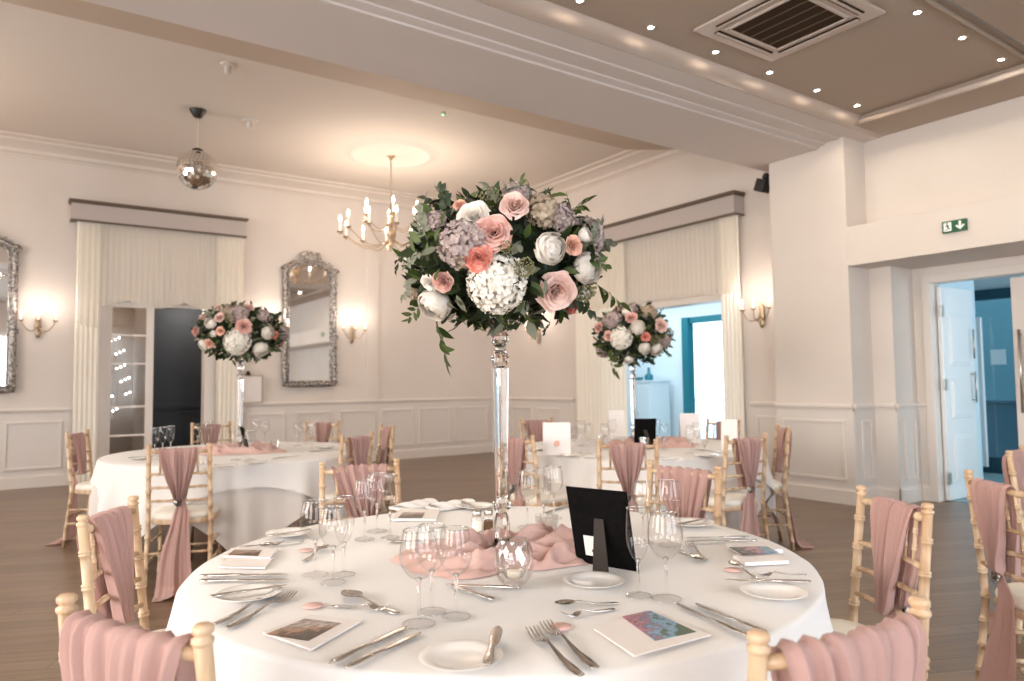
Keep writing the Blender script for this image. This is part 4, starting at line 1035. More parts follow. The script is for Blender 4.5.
def arrangement(label, C, rx, rz_, spec, seed, nsprig=26, trailing=(), ndark=900, fill=14, scale=1.):
    """C centre of the ball; spec: flowers picked on the side towards the viewer; the rest of the ball is filled all round"""
    r = random.Random(seed)
    t = thing('flower_arrangement', label, 'flower arrangement', C)
    C = Vector(C); cam_p = Vector((0, 0, H)); dist = (C-cam_p).length
    tov = (cam_p-C).normalized()
    b = MB(); b.ball((0,0,0), 1, 20, 14, sc_=(rx*.74, rx*.74, rz_*.70)); b.build('moss_core', M['red'], t)
    taken = []
    def hit(x, y):
        d = ray(x, y).normalized(); o = cam_p-C
        S = Vector((1/rx, 1/rx, 1/rz_)); o2 = Vector((o.x*S.x, o.y*S.y, o.z*S.z)); d2 = Vector((d.x*S.x, d.y*S.y, d.z*S.z))
        A, B, Cc = d2.dot(d2), o2.dot(d2), o2.dot(o2)-1
        disc = B*B-A*Cc
        if disc < 0:
            tt = -B/A; p = o + d*tt; k = sqrt(sum((p[i]*S[i])**2 for i in range(3))); p = p/k
        else: p = o + d*((-B-sqrt(disc))/A)
        n = Vector((p.x/rx**2, p.y/rx**2, p.z/rz_**2)).normalized()
        return p, n
    for i, q in enumerate(spec):
        kind, x, y, rp = q[:4]; face = q[4] if len(q) > 4 else .45
        p, n = hit(x, y); rr = rp*dist/F
        taken.append((p, rr))
        n2 = (n*(1-face) + tov*face).normalized()
        depth = {'r': .55, 'p': .35, 'h': .55, 's': .3}[kind[0]]
        put(t, kind, i, p*(1.0) - n*rr*(depth-.22), n2, rr*(1.08 if kind[0] == 'r' else 1.1 if kind == 'peony' else 1))
    kinds = ['rose_pink','hyd_m','peony','rose_pale','hyd_w','seed','rose_peach','hyd_t','rose_white','rose_coral']
    i = 0; tries = 0; K = 0
    while K < fill and tries < 600:
        tries += 1
        z = r.uniform(-.75, .95); a = r.uniform(0, 2*pi); s = sqrt(1-z*z); u = Vector((s*cos(a), s*sin(a), z))
        if u.dot(tov) > .12: continue
        p = Vector((u.x*rx, u.y*rx, u.z*rz_)); rr = r.uniform(.038, .062)*scale
        if any((p-q).length < (rr+q2)*.95 for q, q2 in taken): continue
        taken.append((p, rr)); k = kinds[K % len(kinds)]; K += 1
        n = Vector((p.x/rx**2, p.y/rx**2, p.z/rz_**2)).normalized()
        put(t, k, K, p - n*rr*.3, n, rr)
    # dark foliage all over the ball
    for nm, mt, cnt, lo, hi in (('foliage', 'leaf', ndark, .66, .90), ('light_foliage', 'leaf2', ndark//9, .84, .97), ('grey_foliage', 'euc', ndark//9, .82, .97)):
        b = MB()
        for k in range(cnt):
            z = r.uniform(-.98, 1); a = r.uniform(0, 2*pi); s = sqrt(1-z*z); u = Vector((s*cos(a), s*sin(a), z))
            p = Vector((u.x*rx, u.y*rx, u.z*rz_))
            q_ = r.uniform(lo, hi)
            inside = any((p-q).length < q2*.92 for q, q2 in taken)
            if inside: q_ = min(q_, .76)
            p = p*q_
            d = (u*r.uniform(.25, .8) + Vector((r.uniform(-1,1), r.uniform(-1,1), r.uniform(-1,.8)))*.62).normalized()
            zz = (u - d*u.dot(d)).normalized(); x = d.cross(zz)
            Mx = Matrix.Translation(p) @ Matrix((x, d, zz)).transposed().to_4x4()
            Ls = r.uniform(.042, .070)*scale
            leaf_add(b, Mx, Ls, Ls*r.uniform(.36, .5), r.uniform(0, .4), .2, 4)
        o = b.build(nm, M[mt], t); o['kind'] = 'stuff'
    for k in range(nsprig):
        z = r.uniform(-.6, .9); a = 2*pi*(k*.618); s = sqrt(1-z*z); u = Vector((s*cos(a), s*sin(a), z))
        if u.dot(tov) > .55: continue
        p = Vector((u.x*rx, u.y*rx, u.z*rz_))*.84
        d = (u*.8 + Vector((r.uniform(-1,1), r.uniform(-1,1), r.uniform(-.9,.5)))*.6).normalized()
        put(t, ('sprig','euc','sprig','sprig2')[k % 4], k, p, u, r.uniform(.065, .095)*scale, tipdir=d)
    for kind, x0, y0, x1, y1, ln in trailing:
        p, n = hit(x0, y0); p2 = hit(x0, y0)[0]
        dpx = rt*(x1-x0) - up*(y1-y0); 
        L = sqrt((x1-x0)**2+(y1-y0)**2)*dist/F
        put(t, kind, ln, p*.97, n, L, tipdir=(dpx.normalized() + tov*.12))
    return t

C1 = Vector((T1[0]+.004, T1[1]-.002, 1.685))
spec1 = [('rose_pale', 515, 203, 14, .5), ('rose_pink', 493, 231, 16, .6), ('rose_coral', 477, 258, 13, .6), ('rose_pink', 442, 283, 10.5, .5),
 ('rose_pale', 559, 294, 18.5, .6), ('rose_peach', 574, 245, 9.5, .3), ('rose_coral', 575, 312, 9, .2), ('rose_peach', 459, 204, 6, .3),
 ('peony', 551, 248, 14, .4), ('peony', 589, 268, 15, .3), ('peony', 434, 306, 16, .35), ('rose_white', 473, 215, 15, .35), ('rose_white', 428, 283, 8, .3), ('hyd_w', 595, 299, 10, .3), ('peony', 586, 235, 7, .1),
 ('hyd_w', 497, 290, 27, .6), ('hyd_m', 458, 243, 20, .5), ('hyd_m', 478, 236, 12, .5), ('hyd_t', 545, 206, 15, .4), ('hyd_m', 563, 214, 13, .3), ('hyd_m', 517, 189, 12, .2), ('hyd_m', 433, 219, 10, .2),
 ('hyd_t', 460, 257, 9, .5), ('seed', 490, 196, 10, .3), ('seed', 525, 268, 9, .5), ('seed', 584, 290, 13, .4), ('hyd_t', 408, 296, 7, .2), ('seed', 506, 247, 6, .5), ('rose_pale', 400, 270, 0.01, .2)]
spec1.pop()
trail1 = [('sprig2', 428, 318, 433, 364, 0), ('sprig2', 418, 306, 403, 322, 1), ('sprig', 402, 250, 390, 265, 0), ('sprig2', 596, 282, 624, 300, 2), ('sprig', 560, 330, 558, 344, 1),
          ('sprig2', 520, 320, 509, 327, 1), ('euc', 420, 250, 404, 262, 0), ('euc', 424, 240, 414, 214, 1), ('euc', 592, 243, 606, 224, 2), ('sprig', 578, 214, 594, 221, 2), ('sprig2', 577, 206, 575, 193, 0), ('sprig', 445, 212, 438, 190, 1),
          ('euc', 410, 280, 398, 296, 2), ('sprig', 528, 322, 512, 334, 0), ('sprig', 470, 320, 456, 326, 2), ('sprig2', 585, 256, 606, 262, 1), ('euc', 500, 200, 488, 183, 1), ('sprig', 540, 190, 534, 181, 1)]
arrangement('large ball of roses, peonies and hydrangea on the tall crystal vase nearest us', C1, .318, .222, spec1, 21, 30, trail1, 1300, 16)
d2_ = ray(241, 333); k = (T2[0]**2+T2[1]**2)**.5/(d2_.x**2+d2_.y**2)**.5
C2 = d2_*k + Vector((0, 0, H)); V2 = (C2.x, C2.y)
spec2 = [('hyd_w', 237, 344, 12, .5), ('rose_pink', 244, 326, 7, .5), ('peony', 268, 333, 6, .3), ('peony', 261, 350, 7, .3), ('rose_peach', 220, 331, 4, .3), ('peony', 210, 323, 5, .3), ('rose_pale', 219, 317, 5, .3),
  ('hyd_m', 238, 312, 9, .3), ('rose_pale', 249, 307, 5, .2), ('peony', 203, 345, 5, .2), ('rose_peach', 209, 344, 4.5, .2), ('hyd_t', 226, 309, 6, .3), ('hyd_m', 265, 314, 6, .2), ('rose_coral', 275, 335, 4, .2), ('peony', 213, 334, 3, .2), ('seed', 230, 318, 5, .2), ('rose_pale', 217, 306, 4, .2)]
arrangement('flower ball on the back table in front of the dark doorway and framed notice', C2, .345, .24, spec2, 33, 26, (), 900, 12, 1.1)
d3_ = ray(632, 335); k = (T3[0]**2+T3[1]**2)**.5/(d3_.x**2+d3_.y**2)**.5
C3 = d3_*k + Vector((0, 0, H)); V3 = (C3.x, C3.y)
spec3 = [('hyd_w', 620, 339, 11, .5), ('peony', 638, 327, 7, .4), ('rose_pink', 631, 317, 6, .3), ('peony', 627, 311, 5, .3), ('rose_pale', 662, 325, 7, .3), ('rose_coral', 646, 337, 4.5, .4), ('peony', 657, 350, 6, .3), ('peony', 645, 349, 6, .3),
  ('hyd_m', 611, 318, 9, .3), ('rose_pink', 598, 327, 6, .2), ('rose_pink', 608, 336, 5, .3), ('hyd_t', 650, 310, 8, .2), ('hyd_m', 667, 342, 6, .2), ('seed', 655, 340, 5, .3), ('hyd_m', 634, 306, 6, .2), ('peony', 629, 360, 4, .2)]
arrangement('flower ball on the table before the bright window doorway', C3, .325, .245, spec3, 44, 26, [('sprig2', 605, 350, 612, 371, 0), ('sprig', 640, 360, 650, 366, 1)], 900, 12, 1.05)

# ------------------------------------------------------------------ tall crystal vases
def vase(label, x, y, ztop):
    t = thing('crystal_vase', label, 'vase', (x, y, ZT+.002))
    k = (ztop-(ZT+.002))/.80
    def Z(z): return (z)*k
    b = MB(); b.lathe([(0, 0), (.075, 0), (.078, .006), (.060, .014), (.030, .030), (.022, .05), (.026, .08), (.022, .115), (.016, .128), (0, .128)], 16); b.build('base', M['crystal'], t, sharp=20)
    b = MB(); b.lathe([(0, .128), (.014, .128), (.028, .142), (.029, .158), (.015, .175), (0, .175)], 10, smooth=False); b.build('cut_knob', M['crystal'], t)
    b = MB(); b.lathe([(0, .175), (.0185, .176), (.0185, .20), (.0255, Z(.575)), (.0255, Z(.585)), (0, Z(.585))], 12, smooth=False); b.build('column', M['crystal'], t)
    b = MB(); b.lathe([(0, Z(.585)), (.016, Z(.587)), (.028, Z(.605)), (.030, Z(.622)), (.017, Z(.640)), (0, Z(.640))], 10, smooth=False); b.build('cut_knob', M['crystal'], t)
    b = MB(); b.lathe([(.0, Z(.640)), (.020, Z(.642)), (.021, Z(.650)), (.0, Z(.652))], 20); b.build('collar', M['steel'], t)
    b = MB(); b.lathe([(0, Z(.652)), (.017, Z(.654)), (.029, Z(.675)), (.029, Z(.690)), (.016, Z(.708)), (0, Z(.708))], 10, smooth=False); b.build('cut_knob', M['crystal'], t)
    b = MB(); b.lathe([(0, Z(.708)), (.014, Z(.71)), (.018, Z(.73)), (.032, Z(.75)), (.052, Z(.775)), (.060, Z(.80)), (.057, Z(.80)), (.048, Z(.78)), (.02, Z(.755)), (0, Z(.75))], 24, fl=.03, k=12); b.build('bowl', M['crystal'], t)
vase('tall crystal candelabra vase rising from the blush cloth on the nearest table', T1[0], T1[1], 1.555)
vase('tall crystal vase under the flower ball on the back table', V2[0], V2[1], C2.z-.17)
vase('tall crystal vase under the flower ball before the bright doorway', V3[0], V3[1], C3.z-.17)

# ------------------------------------------------------------------ scrunched chiffon round the vase bases
def runner(label, c, ang, ax0, ay0, seed, hgt=.035):
    r = random.Random(seed); ph = [r.random()*6.28 for _ in range(8)]; Z0 = Vector((seed*3.1, seed*1.7, 0))
    def fn(u, v):
        a = 2*pi*u; rb = 1+.13*sin(2*a+ph[0])+.09*sin(5*a+ph[1])+.05*sin(9*a+ph[2])
        rr = rb*v; x, y = ax0*rr*cos(a), ay0*rr*sin(a)
        k = (1-v**5)
        n1 = noise.noise(Vector((x*4, y*14, 0))+Z0); n2 = noise.noise(Vector((x*9+n1*1.5, y*26, 3))+Z0)
        n3 = noise.noise(Vector((x*16+n2, y*44+n1*3, 7))+Z0)
        h = (1-abs(n1)*2.6)*.70 + (1-abs(n2)*2.4)*.60 + (1-abs(n3)*2.2)*.22 - .15
        z = .002 + hgt*max(0.02, h)*k*(.55+.6*exp(-((v-.62)/.28)**2)) + .004*k
        z *= 1 - .75*exp(-(rr/.33)**4)
        return (x, y, z)
    b = MB(); b.sheet(fn, 170, 70, closeu=True)
    o = b.build('table_swag', M['runner'], loc=(c[0], c[1], ZT+.0015)); o.rotation_euler = (0, 0, ang)
    return tag(o, label, 'table runner')
q0 = az(436, 578, ZT); q1 = az(592, 560, ZT); rc = (q0+q1)*.5
runner('blush chiffon runner scrunched round the vase on the nearest table', (T1[0]-.005, T1[1]-.03), atan2(q1.y-q0.y, q1.x-q0.x), .30, .225, 4, .052)
runner('blush chiffon runner scrunched on the back table below the flowers', (T2[0]-.05, T2[1]-.10), -.5, .42, .2, 5, .055)
runner('blush chiffon runner on the table before the bright doorway', (T3[0]+.05, T3[1]-.10), -.7, .42, .2, 6, .055)

# ------------------------------------------------------------------ table ware prototypes
ZW = ZT+.0035
def wine_glass(kind):
    t = thing('wine_glass', 'x', 'glass')
    if kind == 'red': Hh, rm, rb, rr, hb = .205, .043, .036, .034, .095
    elif kind == 'white': Hh, rm, rb, rr, hb = .198, .0385, .033, .031, .092
    else: Hh, rm, rb, rr, hb = .215, .029, .031, .026, .085
    b = MB(); hs = Hh-(Hh-hb)
    prof = []
    for i in range(15):
        q = i/14; z = hb + (Hh-hb)*q
        r_ = .004 + (rm-.004)*min(1, sin(min(q/.5, 1)*pi/2)**.62) if q < .5 else rm + (rr-rm)*((q-.5)/.5)**1.6
        prof.append((r_, z))
    b.lathe(prof, 28); b.build('bowl', M['glass'], t)
    b = MB(); b.tube([((rr)*cos(a), (rr)*sin(a), Hh) for a in [2*pi*k/28 for k in range(28)]], .0016, 5, closed=True); b.build('rim', M['glass_rim'], t)
    b = MB(); b.lathe([(.0035, .008), (.0035, .05), (.004, hb-.006), (.007, hb+.004), (0, hb+.008)], 12); b.build('stem', M['crystal'], t)
    b = MB(); b.lathe([(rb, .001), (rb*.96, .0022), (rb*.6, .004), (.009, .008), (.0036, .014)], 28); b.build('foot', M['glass_foot'], t)
    b = MB(); b.tube([(rb*cos(a), rb*sin(a), .0012) for a in [2*pi*k/28 for k in range(28)]], .0009, 5, closed=True); b.build('foot_rim', M['glass_rim'], t)
    return t
GL = {k: wine_glass(k) for k in ('red', 'white', 'flute')}; GH = {'red': .205, 'white': .198, 'flute': .215}; gused = set()
def glass_at(kind, x, y, label, group=None, base=False, cat=None):
    p = az(x, y, ZW) if base else az(x, y, ZW+GH[kind])
    g = GL[kind] if kind not in gused else copy_tree(GL[kind]); gused.add(kind)
    g.location = (p.x, p.y, ZW); g.rotation_euler = (0, 0, RND.random()*6); relabel(g, label, group)
    if kind == 'flute': g.name = 'champagne_flute'
    return g
def tumbler_proto():
    t = thing('cut_glass_tumbler', 'x', 'glass')
    b = MB(); b.lathe([(0, .001), (.028, .001), (.031, .01), (.039, .088), (.036, .088), (.0285, .016), (0, .014)], 24, smooth=False, fl=.03, k=12); b.build('body', M['cut'], t)
    return t
# cutlery : all along +y, handle end at y=0, lying flat
def cut_knife(L=.235, nm='knife'):
    b = MB(); 
    st = [(0,.0045,.0022),(.006,.0075,.0035),(.03,.0085,.0040),(.07,.0065,.0036),(.10,.0045,.0032),(.108,.0060,.0030),(.118,.0075,.0014),(.15,.0095,.0011),(.20,.0098,.0009),(.222,.0075,.0008),(.235,.002,.0006)]
    k = L/.235; m = 10; vs = []
    for y, w, h in st:
        for i in range(m):
            a = 2*pi*i/m; vs.append((w*cos(a) + (.002 if y > .115 else 0), y*k, .0042+h*sin(a)))
    b.add(vs, [(j*m+i, j*m+(i+1) % m, (j+1)*m+(i+1) % m, (j+1)*m+i) for j in range(len(st)-1) for i in range(m)] + [tuple(range(m-1,-1,-1)), tuple(range((len(st)-1)*m, len(st)*m))], True)
    return b
def cut_handle(b, k, m=8):
    st = [(0,.004,.0014),(.004,.008,.0018),(.03,.0088,.0018),(.07,.0055,.0018),(.11,.0030,.0020),(.125,.0030,.0020),(.135,.0045,.0018)]
    vs = []
    for y, w, h in st:
        for i in range(m):
            a = 2*pi*i/m; zc = .002 + (.010*max(0, 1-abs(y-.125)/.06) if True else 0)
            vs.append((w*cos(a), y*k, zc+h*sin(a)))
    b.add(vs, [(j*m+i, j*m+(i+1) % m, (j+1)*m+(i+1) % m, (j+1)*m+i) for j in range(len(st)-1) for i in range(m)] + [tuple(range(m-1,-1,-1)), tuple(range((len(st)-1)*m, len(st)*m))], True)
def cut_fork(L=.2):
    b = MB(); k = L/.2; cut_handle(b, k)
    def zf(y): return .0105 - .009*sin(pi*min(1, max(0, (y-.13)/.07)))*.9 + .004*max(0, (y-.17)/.03)
    def fn(u, v): 
        y = .130+.022*v; w = .0045+(.0115-.0045)*sin(v*pi/2); return ((u*2-1)*w, y*k, zf(y)+.001)
    b.sheet(fn, 4, 5)
    def fn2(u, v): 
        p = fn(u, v); return (p[0], p[1], p[2]-.0016)
    b.sheet(fn2, 4, 5)
    for i in range(4):
        x = -.0100+.00667*i; b.tube([(x, (.150+.048*q)*k, zf(.150+.048*q)) for q in (0,.3,.6,.85,1)], [.0017,.0015,.0014,.0012,.0006], 6)
    return b
def cut_spoon(L=.185):
    b = MB(); k = L/.185; cut_handle(b, k*.93)
    for dz in (0, -.0012):
        def fn(u, v):
            y = .124+.061*v; w = .0185*sin(pi*min(1, max(0, v))**.85)**.62 if 0 < v < 1 else .002
            q = u*2-1; d = (1-q*q)*sin(pi*v)*.0075
            return (q*w, y*k, .0125 - d + dz - .006*sin(pi*v)*0)
        b.sheet(fn, 8, 12)
    return b
PRO = {}
def proto(key, fn, m, sharp=None):
    o = fn().build(key, M[m], sharp=sharp); me = o.data; bpy.data.objects.remove(o); PRO[key] = me
proto('table_knife', lambda: cut_knife(.225), 'silver'); proto('butter_knife', lambda: cut_knife(.17), 'silver'); proto('table_fork', lambda: cut_fork(.195), 'silver')
proto('dessert_fork', lambda: cut_fork(.16), 'silver'); proto('dessert_spoon', lambda: cut_spoon(.175), 'silver')
plate_prof = [(0,.003),(.045,.003),(.050,.006),(.066,.010),(.078,.0135),(.080,.0150),(.079,.0155),(.066,.0125),(.052,.0085),(.046,.0055),(0,.0055)]
proto('side_plate', lambda: MB().lathe(plate_prof, 48), 'china')
proto('place_disc', lambda: MB().lathe([(0,0),(.024,0),(.025,.001),(.024,.0025),(0,.0025)], 24), 'disc')
PL = {'table_knife': .225, 'butter_knife': .17, 'table_fork': .195, 'dessert_fork': .16, 'dessert_spoon': .175}
def item(key, label, x0, y0, x1, y1, z=0, cat=None, tilt=0, group=None):
    """handle end, tip (picture positions on the table plane); real length kept"""
    A, B = az(x0, y0, ZW+z), az(x1, y1, ZW+z); d = (B-A); c = (A+B)*.5; L = PL[key]
    o = bpy.data.objects.new(key, PRO[key]); COL.objects.link(o)
    k = min(1.3, max(.88, d.length/L)); L *= k; o.scale = (k, k, 1)
    d.normalize(); o.location = c - d*L/2; o.location.z = ZW+z; o.rotation_euler = (tilt, 0, atan2(d.y, d.x)-pi/2)
    return tag(o, label, cat or key.split('_')[-1], group)
def plate(x, y, label, group=None):
    p = az(x, y, ZW+.01); o = bpy.data.objects.new('side_plate', PRO['side_plate']); COL.objects.link(o); o.location = (p.x, p.y, ZW)
    return tag(o, label, 'plate', group)
def disc(x, y, label):
    p = az(x, y, ZW); o = bpy.data.objects.new('place_disc', PRO['place_disc']); COL.objects.link(o); o.location = (p.x, p.y, ZW)
    return tag(o, label, 'place disc')
def booklet(label, corners, picc, pm, th=.004, name='menu_card', cat='menu', z=0):
    """cream card with a printed picture: corners in order, picture corners"""
    P = [az(x, y, ZW+z) for x, y in corners]; c = sum(P, Vector())/4
    t = thing(name, label, cat, (c.x, c.y, ZW+z))
    b = MB(); q = [(p.x-c.x, p.y-c.y) for p in P]
    if sum(q[i][0]*q[(i+1)%4][1]-q[(i+1)%4][0]*q[i][1] for i in range(4)) < 0: q = q[::-1]
    b.poly(q, th); b.build('card', M['card'], t)
    if picc:
        P2 = [az(x, y, ZW+z+th) for x, y in picc]; q = [(p.x-c.x, p.y-c.y) for p in P2]
        if sum(q[i][0]*q[(i+1)%4][1]-q[(i+1)%4][0]*q[i][1] for i in range(4)) < 0: q = q[::-1]
        b = MB(); b.poly(q, .0012, Matrix.Translation((0,0,th))); b.build('picture', M[pm], t)
    return t

# --- nearest table : setting at the lower left
booklet('cream menu card with sepia picture, between forks and knives of the lower-corner setting', [(263,634),(309,616),(362,622),(311,651)], [(266,634.5),(305,619),(341,623.5),(308,641)], 'print_room')
item('table_knife', 'table knife nearer the sepia menu card, of the crossing pair before the plate', 330,665, 406,628)
item('table_knife', 'table knife of the pair by the sepia menu, closer to the side plate', 345,670, 420,634)
item('table_fork', 'table fork lying outermost beside the sepia menu card', 213,626, 281,592)
item('table_fork', 'table fork between the outer fork and the sepia menu card', 222,631, 297,594)
item('dessert_spoon', 'dessert spoon with dark shining bowl above the sepia menu card', 398,614, 343,595)
item('dessert_fork', 'dessert fork crossing the shining dessert spoon', 332,606, 390,611)
disc(313, 606, 'small blush disc above the sepia menu card')
plate(461, 657, 'empty-looking white side plate at the near edge, holding one butter knife')
item('butter_knife', 'butter knife laid across the side plate at the near table edge', 487,667, 497,628, .016)
# glasses front centre
glass_at('red', 419, 624, 'largest wine glass of the trio left of the crystal votive', base=True); glass_at('white', 432, 612, 'wine glass hidden behind the largest glass of the front trio', base=True); glass_at('white', 456, 617, 'wine glass of the front trio nearest the pink cloth, blush seen through it', base=True)
item('table_knife', 'table knife lying straight below the blush cloth edge', 519,589, 447,586); item('butter_knife', 'butter knife slanting below the blush cloth edge', 494,601, 452,587)
# setting lower right
booklet('white folded napkin card with garden picture beside the lower pair of forks', [(594,630),(645,611),(711,636),(634,657)], [(622,617),(650,611),(696,632),(655,641)], 'print_garden', .003)
item('table_fork', 'outer table fork pointing up beside the pink disc at the near edge', 581,677, 531,632); item('table_fork', 'inner table fork pointing up at the pink disc at the near edge', 600,672, 542,624)
item('table_knife', 'table knife beside the garden picture card, inner of the slanting pair', 748,637, 676,605); item('table_knife', 'table knife outer of the slanting pair near the table rim', 766,634, 695,605)
item('dessert_spoon', 'dessert spoon above the pink disc in front of the middle plate', 613,604, 560,607); item('dessert_fork', 'dessert fork just below the spoon in front of the middle plate', 611,610, 566,618)
disc(561, 627, 'blush disc between the near forks and dessert spoon')
plate(594, 581, 'white side plate beside the black card holder strut')
# right pair groups
glass_at('flute', 638.7, 596, 'champagne flute beside the black card holder', base=True); glass_at('red', 666.6, 599, 'front wine glass nearest the garden picture card', base=True)
glass_at('white', 642, 482, 'narrower wine glass behind the champagne flute, against the pink drape'); glass_at('red', 668, 481, 'rounder wine glass behind the front one, against the pink drape')
# setting on the right rim
plate(774, 592, 'white side plate with knife and spoon near the table rim'); item('butter_knife', 'butter knife resting on the plate by the table rim', 811,583, 725,581, .016)
item('dessert_fork', 'fork just beyond the rim-side plate', 806,575, 754,577, .012); item('dessert_spoon', 'spoon pointing to the blush disc by the rim-side plate', 757,578, 731,565)
disc(733, 570, 'blush disc between the rim-side plate and the folded card')
booklet('cream folded card lying below the blue-edged picture card', [(745,566),(789,564),(778,556),(733,558)], None, None, .010)
booklet('card with pale blue-edged picture near the far rim', [(726,547),(768,546),(783,553),(742,556)], [(729,547.5),(766,546.5),(779,552.5),(743,555)], 'print_garden', .012, z=.002)
item('table_knife', 'table knife farther from us of the level pair near the rim', 749,538, 685,539); item('table_knife', 'table knife nearer us of the level pair near the rim', 757,541.5, 686,543)
item('dessert_fork', 'fork with tines up before the level pair of knives', 706,561, 688,544); item('dessert_spoon', 'spoon crossing the fork before the level pair of knives', 681,551, 699,562)
plate(692, 523, 'side plate at the far rim behind the wine glasses'); item('butter_knife', 'butter knife on the far-rim plate behind the wine glasses', 678,526, 706,519, .016)
# left rim setting
plate(249, 594, 'side plate by the rim with a knife across, before the pale chair'); item('butter_knife', 'butter knife across the plate before the pale chair', 210,598, 287,586, .016)
item('table_knife', 'table knife farther from us beside the pale-chair setting', 200,577, 288,575); item('table_knife', 'table knife nearer us beside the pale-chair setting', 200,582, 289,580.5)
booklet('cream card with faint sepia picture, farther one of the stack before the pale chair', [(222,557),(232,549),(278,549),(270,559)], [(228,555),(234,550),(262,550),(258,556)], 'print_room', .004, z=.005)
booklet('folded cream card stacked in front of the sepia one before the pale chair', [(219,568),(228,559),(274,558),(265,569)], None, None, .004)
item('dessert_fork', 'fork beyond the stacked cards by the table rim', 241,547, 283,545); item('dessert_spoon', 'spoon beyond the stacked cards by the table rim', 300,542, 262,548)
plate(289, 533, 'side plate at the rim behind the group of four glasses'); item('butter_knife', 'butter knife on the plate behind the group of glasses', 276,536, 306,531, .016)
glass_at('red', 315.5, 501, 'wine glass of the rim-side trio standing closest to the back table'); glass_at('white', 333.5, 508, 'wine glass in front in the rim-side trio'); glass_at('flute', 344, 497, 'champagne flute of the rim-side trio')
item('dessert_spoon', 'dessert spoon whose bowl shines behind the rim-side glasses', 303,562, 327,548)
disc(306, 550.5, 'blush disc behind the rim-side glasses')
# rear settings
glass_at('white', 364.7, 481, 'wine glass of the rear trio, left of its taller companions'); glass_at('red', 377, 474, 'large wine glass in the rear trio before the pink drape'); glass_at('flute', 390, 475, 'champagne flute of the rear trio')
item('table_knife', 'table knife standing out on bare cloth behind the front trio', 388,543, 450,540)
plate(476, 506, 'white side plate at the far rim beside the salt and pepper'); item('butter_knife', 'butter knife on the far plate beside the salt and pepper', 459,501, 481,511, .016)
booklet('cream folded card at the far rim between the rear glasses and the salt', [(392,521),(400,511),(440,511),(436,521)], [(398,518),(403,512.5),(425,512.5),(422,518)], 'print_room', .008)
glass_at('red', 527, 471, 'wine glass behind the cut tumbler, closest to the vase column'); glass_at('flute', 543, 469, 'flute in the middle of the trio behind the cut tumbler'); glass_at('white', 553, 467, 'wine glass of the trio behind the black card holder edge')
item('table_knife', 'table knife behind the black card holder edge', 541,516, 568,505)
item('table_fork', 'table fork lying at the far rim beyond the rear trio', 392,508, 430,507)
# salt and pepper
def shaker(label, x, y, m, cat):
    p = az(x, y, ZW); t = thing(cat+'_shaker', label, cat+' shaker', (p.x, p.y, ZW))
    b = MB(); b.lathe([(0,.001),(.016,.001),(.018,.006),(.017,.030),(.014,.036),(0,.036)], 14); b.build('filling', m, t)
    b = MB(); b.lathe([(0,0),(.019,0),(.021,.005),(.020,.045),(.015,.055)], 16); b.build('body', M['glass'], t)
    b = MB(); b.lathe([(.0155,.053),(.0165,.056),(.0165,.070),(.012,.076),(0,.077)], 16); b.build('cap', M['steel'], t)
shaker('glass salt shaker with metal cap behind the blush cloth', 477, 531, M['candle'], 'salt')
shaker('glass pepper shaker with brown filling next to the vase', 488.5, 530, mat('ground_pepper', (.12,.06,.02), .9), 'pepper')
# votive holders
def votive(label, x, y, h=.115, r0=.052, seed=0):
    p = az(x, y, ZW+.010); t = thing('crystal_votive', label, 'candle holder', (p.x, p.y, ZW+.006))
    b = MB(); n = 18; vs = []; fs = []
    lv = [(.55,0),(.66,.05),(.84,.18),(.95,.32),(1,.48),(.98,.64),(.90,.80),(.80,.92),(.76,1)]
    for j, (k, z) in enumerate(lv):
        for i in range(n):
            a = 2*pi*(i+.5*(j % 2))/n; q = r0*k*(1.035 if (i+j//2) % 2 else .975); vs.append((q*cos(a), q*sin(a), h*z))
    for j in range(len(lv)-1):
        for i in range(n):
            l_ = (i+1) % n; A, B, C_, D = j*n+i, j*n+l_, (j+1)*n+i, (j+1)*n+l_
            if j % 2: fs += [(A, B, D), (A, D, C_)]
            else: fs += [(A, B, C_), (B, D, C_)]
    fs.append(tuple(range(n-1, -1, -1))); b.add(vs, fs, False)
    m_ = (len(lv)-1)*n; vi = [(r0*.68*cos(2*pi*i/n), r0*.68*sin(2*pi*i/n), h) for i in range(n)] + [(r0*.84*cos(2*pi*i/n), r0*.84*sin(2*pi*i/n), h*.5) for i in range(n)] + [(r0*.45*cos(2*pi*i/n), r0*.45*sin(2*pi*i/n), h*.15) for i in range(n)]
    o_ = len(b.v); b.v += vi
    for i in range(n):
        l_ = (i+1) % n
        b.f += [(m_+i, m_+l_, o_+l_, o_+i), (o_+i, o_+l_, o_+n+l_, o_+n+i), (o_+n+i, o_+n+l_, o_+2*n+l_, o_+2*n+i)]; b.sm += [False, True, True]
    b.f.append(tuple(o_+2*n+i for i in range(n))); b.sm.append(False)
    b.build('cut_glass', M['cut'], t)
    b = MB(); b.lathe([(0,h*.15),(.018,h*.15),(.019,h*.15+.016),(0,h*.15+.016)], 16); b.build('tealight', M['candle'], t)
votive('large cut-crystal votive holder in front of the vase base', 514, 582)
tb = tumbler_proto(); p = az(547, 543, ZW); tb.location = (p.x, p.y, ZW+.003); relabel(tb, 'cut-glass tumbler between the votive and black card holder')
